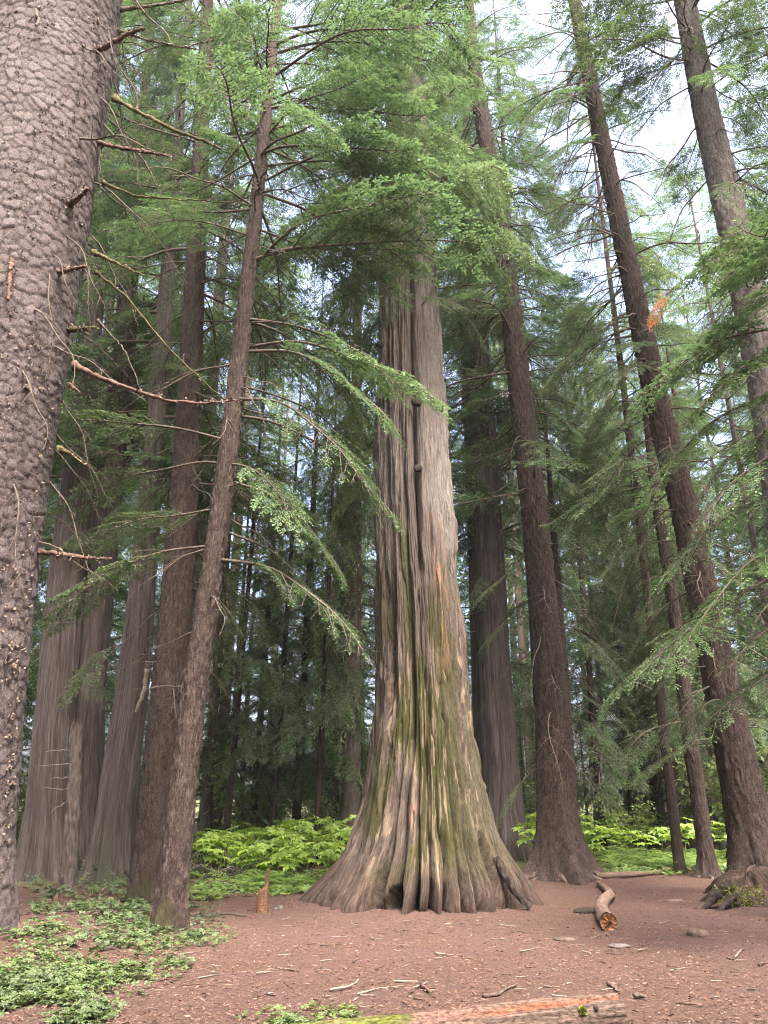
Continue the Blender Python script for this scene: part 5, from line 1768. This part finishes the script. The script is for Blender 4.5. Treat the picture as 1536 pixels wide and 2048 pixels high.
# ------------------------------------------------------------------ low growth
def palm_leaf(seed, lobes=7, notch=0.35):
    """a broad palmate leaf of unit radius lying in XY, stalk at the origin, as quads; tips droop"""
    rg = np.random.default_rng(seed)
    V = [(0, 0, 0)]
    A = np.radians(np.linspace(-125, 125, lobes))
    F = []
    for a in A:
        ln = 1.0 - 0.25 * abs(a) / 2.2 + rg.uniform(-0.08, 0.08)
        h = np.radians(125 / lobes)
        i = len(V)
        for ang, r, z in ((a - h, ln * (1 - notch), -0.05), (a - h * 0.45, ln * 0.86, -0.02), (a, ln, -0.16), (a + h * 0.45, ln * 0.86, -0.02), (a + h, ln * (1 - notch), -0.05), (a, ln * 0.55, 0.05)):
            V.append((r * math.cos(ang), r * math.sin(ang), z))
        F += [(0, i, i + 1, i + 5), (i + 5, i + 1, i + 2, i + 3), (0, i + 5, i + 3, i + 4)]
    return np.array(V, float), np.array(F)


LEAF = []
for k in range(3):
    V, F = palm_leaf(k)
    LEAF.append(mesh_np('leaf', V + np.array([0.15, 0, 0]), F, M['devil']))
STEM = []
for k in range(2):
    rg = np.random.default_rng(90 + k)
    s = np.linspace(0, 1, 7)
    g = Geo()
    g.tube(np.stack([0.12 * np.sin(s * 3 + k), 0.08 * np.sin(s * 4), s], -1), 0.014 * (1.2 - 0.5 * s), 5, 0, 0.1, rg)
    STEM.append(g.mesh('stem', [M['stem']], True))

rg = np.random.default_rng(95)


def broad_plant(x, y, hgt, n, label, group, size=0.31):
    z = h1(x, y)
    e = empty('broadleaf_plant', (x, y, z))
    tag(e, label, 'plant', group)
    st = obj('stem', STEM[rg.integers(2)], e)
    st.scale = (1, 1, hgt)
    st.rotation_euler = (0, 0, rg.random() * 6)
    a0 = rg.random() * 6
    for k in range(n):
        f = 0.55 + 0.45 * (k / max(1, n - 1))
        a = a0 + k * 2.4 + rg.normal(0, 0.3)
        rr = rg.uniform(0.10, 0.34) * (1.35 - f * 0.75)
        o = obj('leaf', LEAF[rg.integers(3)], e, (0.12 * math.sin(f * 3) + rr * math.cos(a), rr * math.sin(a), hgt * f + rg.uniform(-0.05, 0.1)))
        s = size * rg.uniform(0.7, 1.25)
        o.scale = (s, s, s)
        o.rotation_euler = (rg.normal(0, 0.2), rg.uniform(0.0, 0.45), a)


def xw(px, Y):
    return (px - 768) / FPX * (Y * math.cos(TILT) - 0.3)


for k in range(58):
    Y = rg.uniform(20.8, 26.5)
    px = rg.uniform(395, 735)
    hgt = rg.uniform(0.7, 1.05) + 0.5 * sstep(480, 600, px) * sstep(21.5, 24, Y) * rg.random()
    broad_plant(xw(px, Y), Y, hgt, int(rg.integers(7, 11)), 'lime-leaved broad plant in the bed between the brush pile and the giant', 'broad-leaved plants beside the giant')
for k in range(62):
    Y = rg.uniform(25.0, 34)
    px = rg.uniform(1050, 1500)
    if 1085 < px < 1150 and Y < 24:
        continue
    broad_plant(xw(px, Y), Y, rg.uniform(0.7, 1.25), int(rg.integers(7, 10)), 'lime-leaved broad plant in the bed behind the fallen log', 'broad-leaved plants behind the fallen log')

# ferns
FR = []
for k in range(3):
    rgf = np.random.default_rng(120 + k)
    g = Geo()
    s = np.linspace(0, 1, 9)
    ax = np.stack([s, 0 * s, 0.75 * s - 0.75 * s ** 2.2], -1)
    g.tube(ax, 0.006 * (1.1 - s), 3, 0, 0, rgf, cap=False)
    f = np.repeat(np.linspace(0.12, 0.98, 22), 2)
    sg = np.tile([-1, 1], 22)
    P = np.stack([np.interp(f, s, ax[:, c]) for c in range(3)], -1)
    ln = 0.25 * np.sin(np.pi * (0.15 + 0.8 * f)) ** 0.9 + 0.02
    D = unit(np.stack([0.35 + 0 * f, sg * 1.0, -0.18 + rgf.normal(0, 0.08, len(f))], -1))
    S = unit(np.cross(D, np.array([0.2, 0, 1.0]) + rgf.normal(0, 0.15, (len(f), 3))))
    g.leaves(P, D, S, ln, 0.019, 1)
    FR.append(g.mesh('frond', [M['stem'], M['fern']]))


def fern(x, y, size, n, label, group):
    e = empty('fern', (x, y, h1(x, y) - 0.02))
    tag(e, label, 'fern', group)
    a0 = rg.random() * 6
    for k in range(n):
        o = obj('frond', FR[rg.integers(3)], e)
        s = size * rg.uniform(0.75, 1.15)
        o.scale = (s, s, s * rg.uniform(0.8, 1.3))
        o.rotation_euler = (rg.normal(0, 0.12), rg.uniform(-0.45, 0.05), a0 + k * 6.283 / n + rg.normal(0, 0.25))


for k in range(70):
    Y = rg.uniform(18.9, 22.5)
    px = rg.uniform(395 if Y > 20.5 else 470, 700)
    fern(xw(px, Y), Y, rg.uniform(0.45, 0.8), int(rg.integers(6, 9)), 'green fern low in front of the lime leaves beside the giant', 'ferns beside the giant')
for k in range(60):
    Y = rg.uniform(23.8, 27.5)
    px = rg.uniform(1155, 1500)
    fern(xw(px, Y), Y, rg.uniform(0.45, 0.8), int(rg.integers(6, 9)), 'green fern at the edge of the floor behind the fallen log', 'ferns behind the fallen log')
for px, py, sz in ((400, 1788, 0.45), (415, 1795, 0.4), (432, 1800, 0.38), (390, 1800, 0.4), (380, 1778, 0.45), (410, 1780, 0.4)):
    p = ground(px, py)
    fern(p[0], p[1], sz, 7, 'small fern at the corner between the two brown hemlocks and the brush pile', 'small ferns by the brush pile')

# leafy shrubs before the old cedars
SH = []
for k in range(3):
    rgf = np.random.default_rng(140 + k)
    g = Geo()
    P, D, S, ll = [], [], [], []
    for b in range(9):
        a = rgf.random() * 6.28
        s = np.linspace(0, 1, 6)
        q = np.stack([np.cos(a) * 0.55 * s, np.sin(a) * 0.55 * s, 0.75 * s - 0.18 * s ** 2], -1) * rgf.uniform(0.6, 1.1)
        g.tube(q, 0.008 * (1.1 - s), 3, 0, 0, rgf, cap=False)
        for m in range(16):
            f = rgf.uniform(0.3, 1)
            p = np.array([np.interp(f, s, q[:, c]) for c in range(3)])
            d = unit(np.array([np.cos(a) + rgf.normal(0, .8), np.sin(a) + rgf.normal(0, .8), rgf.normal(-0.1, 0.25)]))
            P.append(p)
            D.append(d)
            S.append(unit(np.cross(UPZ + rgf.normal(0, 0.3, 3), d)))
            ll.append(rgf.uniform(0.07, 0.14))
    g.leaves(np.array(P), np.array(D), np.array(S), np.array(ll), 0.028, 1)
    SH.append(g.arrays())
for px, py, sz, k in ((120, 1745, 0.8, 0), (165, 1765, 0.9, 1), (195, 1760, 1.0, 2), (225, 1768, 0.85, 0), (250, 1775, 0.75, 1), (140, 1780, 0.6, 2), (210, 1790, 0.6, 0), (245, 1800, 0.55, 1), (85, 1755, 0.6, 2), (70, 1768, 0.5, 0), (180, 1795, 0.5, 1), (275, 1800, 0.4, 2)):
    p = ground(px, py)
    V, F, Mi, T = SH[k]
    e = empty('shrub', p)
    tag(e, 'low leafy shrub at the feet of the old cedars', 'shrub', 'shrubs by the old cedars')
    o = obj('foliage', mesh_np('foliage', V[np.unique(F)] if False else V, F, [M['stem'], M['shrub']], Mi, attrs={'tip': T}), e)
    o.scale = (sz, sz, sz * 0.9)
    o.rotation_euler = (0, 0, px)

# pale leafy bushes under the far trees
M['bush'] = m_leafy('pale bush leaf', [(0.3, (0.12, 0.185, 0.055)), (0.5, (0.20, 0.29, 0.085)), (0.7, (0.31, 0.40, 0.13))], 0.55, 1.2)
BU = []
for k in range(3):
    rgf = np.random.default_rng(180 + k)
    g = Geo()
    P, D, S, ll = [], [], [], []
    for b in range(13):
        a = rgf.random() * 6.28
        s_ = np.linspace(0, 1, 8)
        rr = rgf.uniform(0.5, 1.7)
        q = np.stack([np.cos(a) * rr * s_ ** 1.3, np.sin(a) * rr * s_ ** 1.3, rgf.uniform(2.0, 3.8) * (s_ - 0.22 * s_ ** 2)], -1) + rgf.normal(0, 0.03, (8, 3))
        q[0] = (0.1 * np.cos(a), 0.1 * np.sin(a), -0.1)
        g.tube(q, 0.02 * (1.1 - s_), 4, 0, 0, rgf, cap=False)
        for tw in range(9):
            f = rgf.uniform(0.25, 1)
            p = np.array([np.interp(f, s_, q[:, c]) for c in range(3)])
            d = unit(np.array([np.cos(a) + rgf.normal(0, 1), np.sin(a) + rgf.normal(0, 1), rgf.normal(0.0, 0.3)]))
            ln = rgf.uniform(0.3, 0.9)
            g.tube(np.stack([p, p + d * ln]), 0.004, 3, 0, 0, rgf, cap=False)
            m = 11
            ff = rgf.random(m)[:, None]
            P.append(p + d * ln * ff + rgf.normal(0, 0.03, (m, 3)))
            dd = unit(d + rgf.normal(0, 0.7, (m, 3)) + np.array([0, 0, -0.25]))
            D.append(dd)
            S.append(unit(np.cross(UPZ + rgf.normal(0, 0.35, (m, 3)), dd)))
            ll.append(rgf.uniform(0.10, 0.19, m))
    L_ = np.concatenate(ll)
    g.leaves(np.concatenate(P), np.concatenate(D), np.concatenate(S), L_, L_ * 0.30, 1)
    BU.append(g.mesh('foliage', [M['stem'], M['bush']]))
rg = np.random.default_rng(185)
nbu = 0
while nbu < 60:
    Y = rg.uniform(28.5, 52)
    x = rg.uniform(-1, 1) * (0.54 * Y + 1)
    if min(math.hypot(x - a, Y - b) for a, b in placed) < 1.3 or (Y < 31 and abs(768 + x / (Y * 0.93) * FPX - 860) < 120):
        continue
    placed.append((x, Y))
    e = empty('leafy_bush', (x, Y, h1(x, Y)))
    tag(e, 'pale green leafy bush under the far trees, giant to its ' + ('right' if x < 0.5 else 'left'), 'bush', 'pale bushes under the far trees, ' + ('left' if x < 0.5 else 'right'))
    o = obj('foliage', BU[nbu % 3], e)
    k = rg.uniform(0.7, 1.5)
    o.scale = (k, k, k * rg.uniform(0.8, 1.15))
    o.rotation_euler = (0, 0, rg.random() * 6.28)
    nbu += 1

# ground cover of small leaves
def clover(seed):
    V, F = palm_leaf(seed, 5, 0.28)
    return V, F


def cover_patch(name, label, xy, size, hgt, seed, mat):
    rg = np.random.default_rng(seed)
    protos = [clover(k) for k in range(3)]
    Vs, Fs, off = [], [], 0
    Z = H(xy[:, 0], xy[:, 1])
    for (x, y), z in zip(xy, Z):
        for m in range(int(rg.integers(2, 5))):
            V, F = protos[rg.integers(3)]
            s = size * rg.uniform(0.55, 1.3)
            a, p, r = rg.random() * 6.28, rg.normal(0.12, 0.3), rg.normal(0, 0.28)
            Ry = np.array([[math.cos(p), 0, math.sin(p)], [0, 1, 0], [-math.sin(p), 0, math.cos(p)]])
            Rx = np.array([[1, 0, 0], [0, math.cos(r), -math.sin(r)], [0, math.sin(r), math.cos(r)]])
            Rz = np.array([[math.cos(a), -math.sin(a), 0], [math.sin(a), math.cos(a), 0], [0, 0, 1]])
            Vs.append((V * s) @ (Rz @ Ry @ Rx).T + np.array([x + rg.normal(0, 0.05), y + rg.normal(0, 0.05), z + hgt * rg.uniform(0.2, 1.1)]))
            Fs.append(F + off)
            off += len(V)
    o = obj(name, mesh_np(name, np.concatenate(Vs), np.concatenate(Fs), M[mat]))
    o['kind'] = 'stuff'
    tag(o, label, 'ground cover')
    return o


rg = np.random.default_rng(160)


def ground_many(px, py):
    d = FWD * FPX + RGT * (px - 768)[:, None] - UPV * (py - 1024)[:, None]
    z = np.zeros(len(px))
    for _ in range(12):
        P = CAM + d * ((z - CAM[2]) / np.minimum(d[:, 2], -1e-3))[:, None]
        z = 0.5 * z + 0.5 * H(P[:, 0], np.minimum(P[:, 1], 200))
    return P


def scatter(n, pxr, pyr, dens, seed):
    rg = np.random.default_rng(seed)
    out = np.zeros((0, 2))
    while len(out) < n:
        px, py = rg.uniform(*pxr, 4000), rg.uniform(*pyr, 4000)
        P = ground_many(px, py)
        d = dens(px, py) * (0.04 + 1.7 * sstep(0.44, 0.60, fbm(P[:, 0] * 1.7, P[:, 1] * 1.7, 66, 3)))
        out = np.vstack([out, P[rg.random(4000) < d][:, :2]])
    return out[:n]


def dens_a(px, py):
    # the fringe runs from the bottom corner up toward the slim hemlock
    edge = 470 - (py - 1880) * 1.55
    return sstep(edge + 20, edge - 60, px) * np.where((py > 1935) | (px > 180), 0.85, 0.35)


cover_patch('ground_cover', 'low green leafy ground cover in the bottom corner below the spruce', scatter(1150, (-40, 470), (1868, 2060), dens_a, 1), 0.046, 0.09, 2, 'cover')
cover_patch('ground_cover', 'thin leafy ground cover on the mound between the spruce and the cedars', scatter(420, (60, 300), (1770, 1870), lambda x, y: 0.7, 3), 0.06, 0.14, 4, 'cover')
cover_patch('ground_cover', 'small leafy patch just behind the mossy end of the split log', scatter(80, (470, 705), (2018, 2060), lambda x, y: sstep(0, 50, y - 1980 - abs(x - 610) * 0.25), 5), 0.045, 0.05, 6, 'cover')
cover_patch('ground_cover', 'bright leafy ground cover around the feet of the two brown hemlocks', scatter(330, (255, 460), (1790, 1880), lambda x, y: 0.6 * sstep(470, 360, x), 7), 0.05, 0.09, 8, 'cover')
cover_patch('ground_cover', 'pale green ground cover along the far edge behind the fallen log', scatter(420, (1150, 1536), (1722, 1752), lambda x, y: 0.8, 9), 0.09, 0.14, 10, 'fern')
cover_patch('ground_cover', 'green ground cover edging the floor beside the giant', scatter(380, (400, 660), (1755, 1795), lambda x, y: np.where((y > 1770) | (x > 470), 0.8, 0.3), 11), 0.07, 0.14, 12, 'fern')

# ------------------------------------------------------------------ the air between the trees
def haze():
    x0, x1, y0, y1, z0, z1 = -70, 70, -8, 125, -1.6, 52
    V = np.array([(x, y, z) for x in (x0, x1) for y in (y0, y1) for z in (z0, z1)], float)
    F = np.array([(0, 1, 3, 2), (4, 6, 7, 5), (0, 4, 5, 1), (2, 3, 7, 6), (0, 2, 6, 4), (1, 5, 7, 3)])
    m = bpy.data.materials.new('forest air')
    m.use_nodes = True
    nt = m.node_tree
    nt.nodes.clear()
    out = nt.nodes.new('ShaderNodeOutputMaterial')
    pv = nt.nodes.new('ShaderNodeVolumePrincipled')
    pv.inputs['Color'].default_value = (0.90, 0.95, 0.96, 1)
    pv.inputs['Density'].default_value = HAZE
    pv.inputs['Anisotropy'].default_value = 0.0
    nt.links.new(pv.outputs[0], out.inputs['Volume'])
    o = obj('haze', mesh_np('haze', V, F, m))
    o['kind'] = 'stuff'
    tag(o, 'thin pale haze hanging between the trees', 'haze')


HAZE = 0.0003
if HAZE:
    haze()
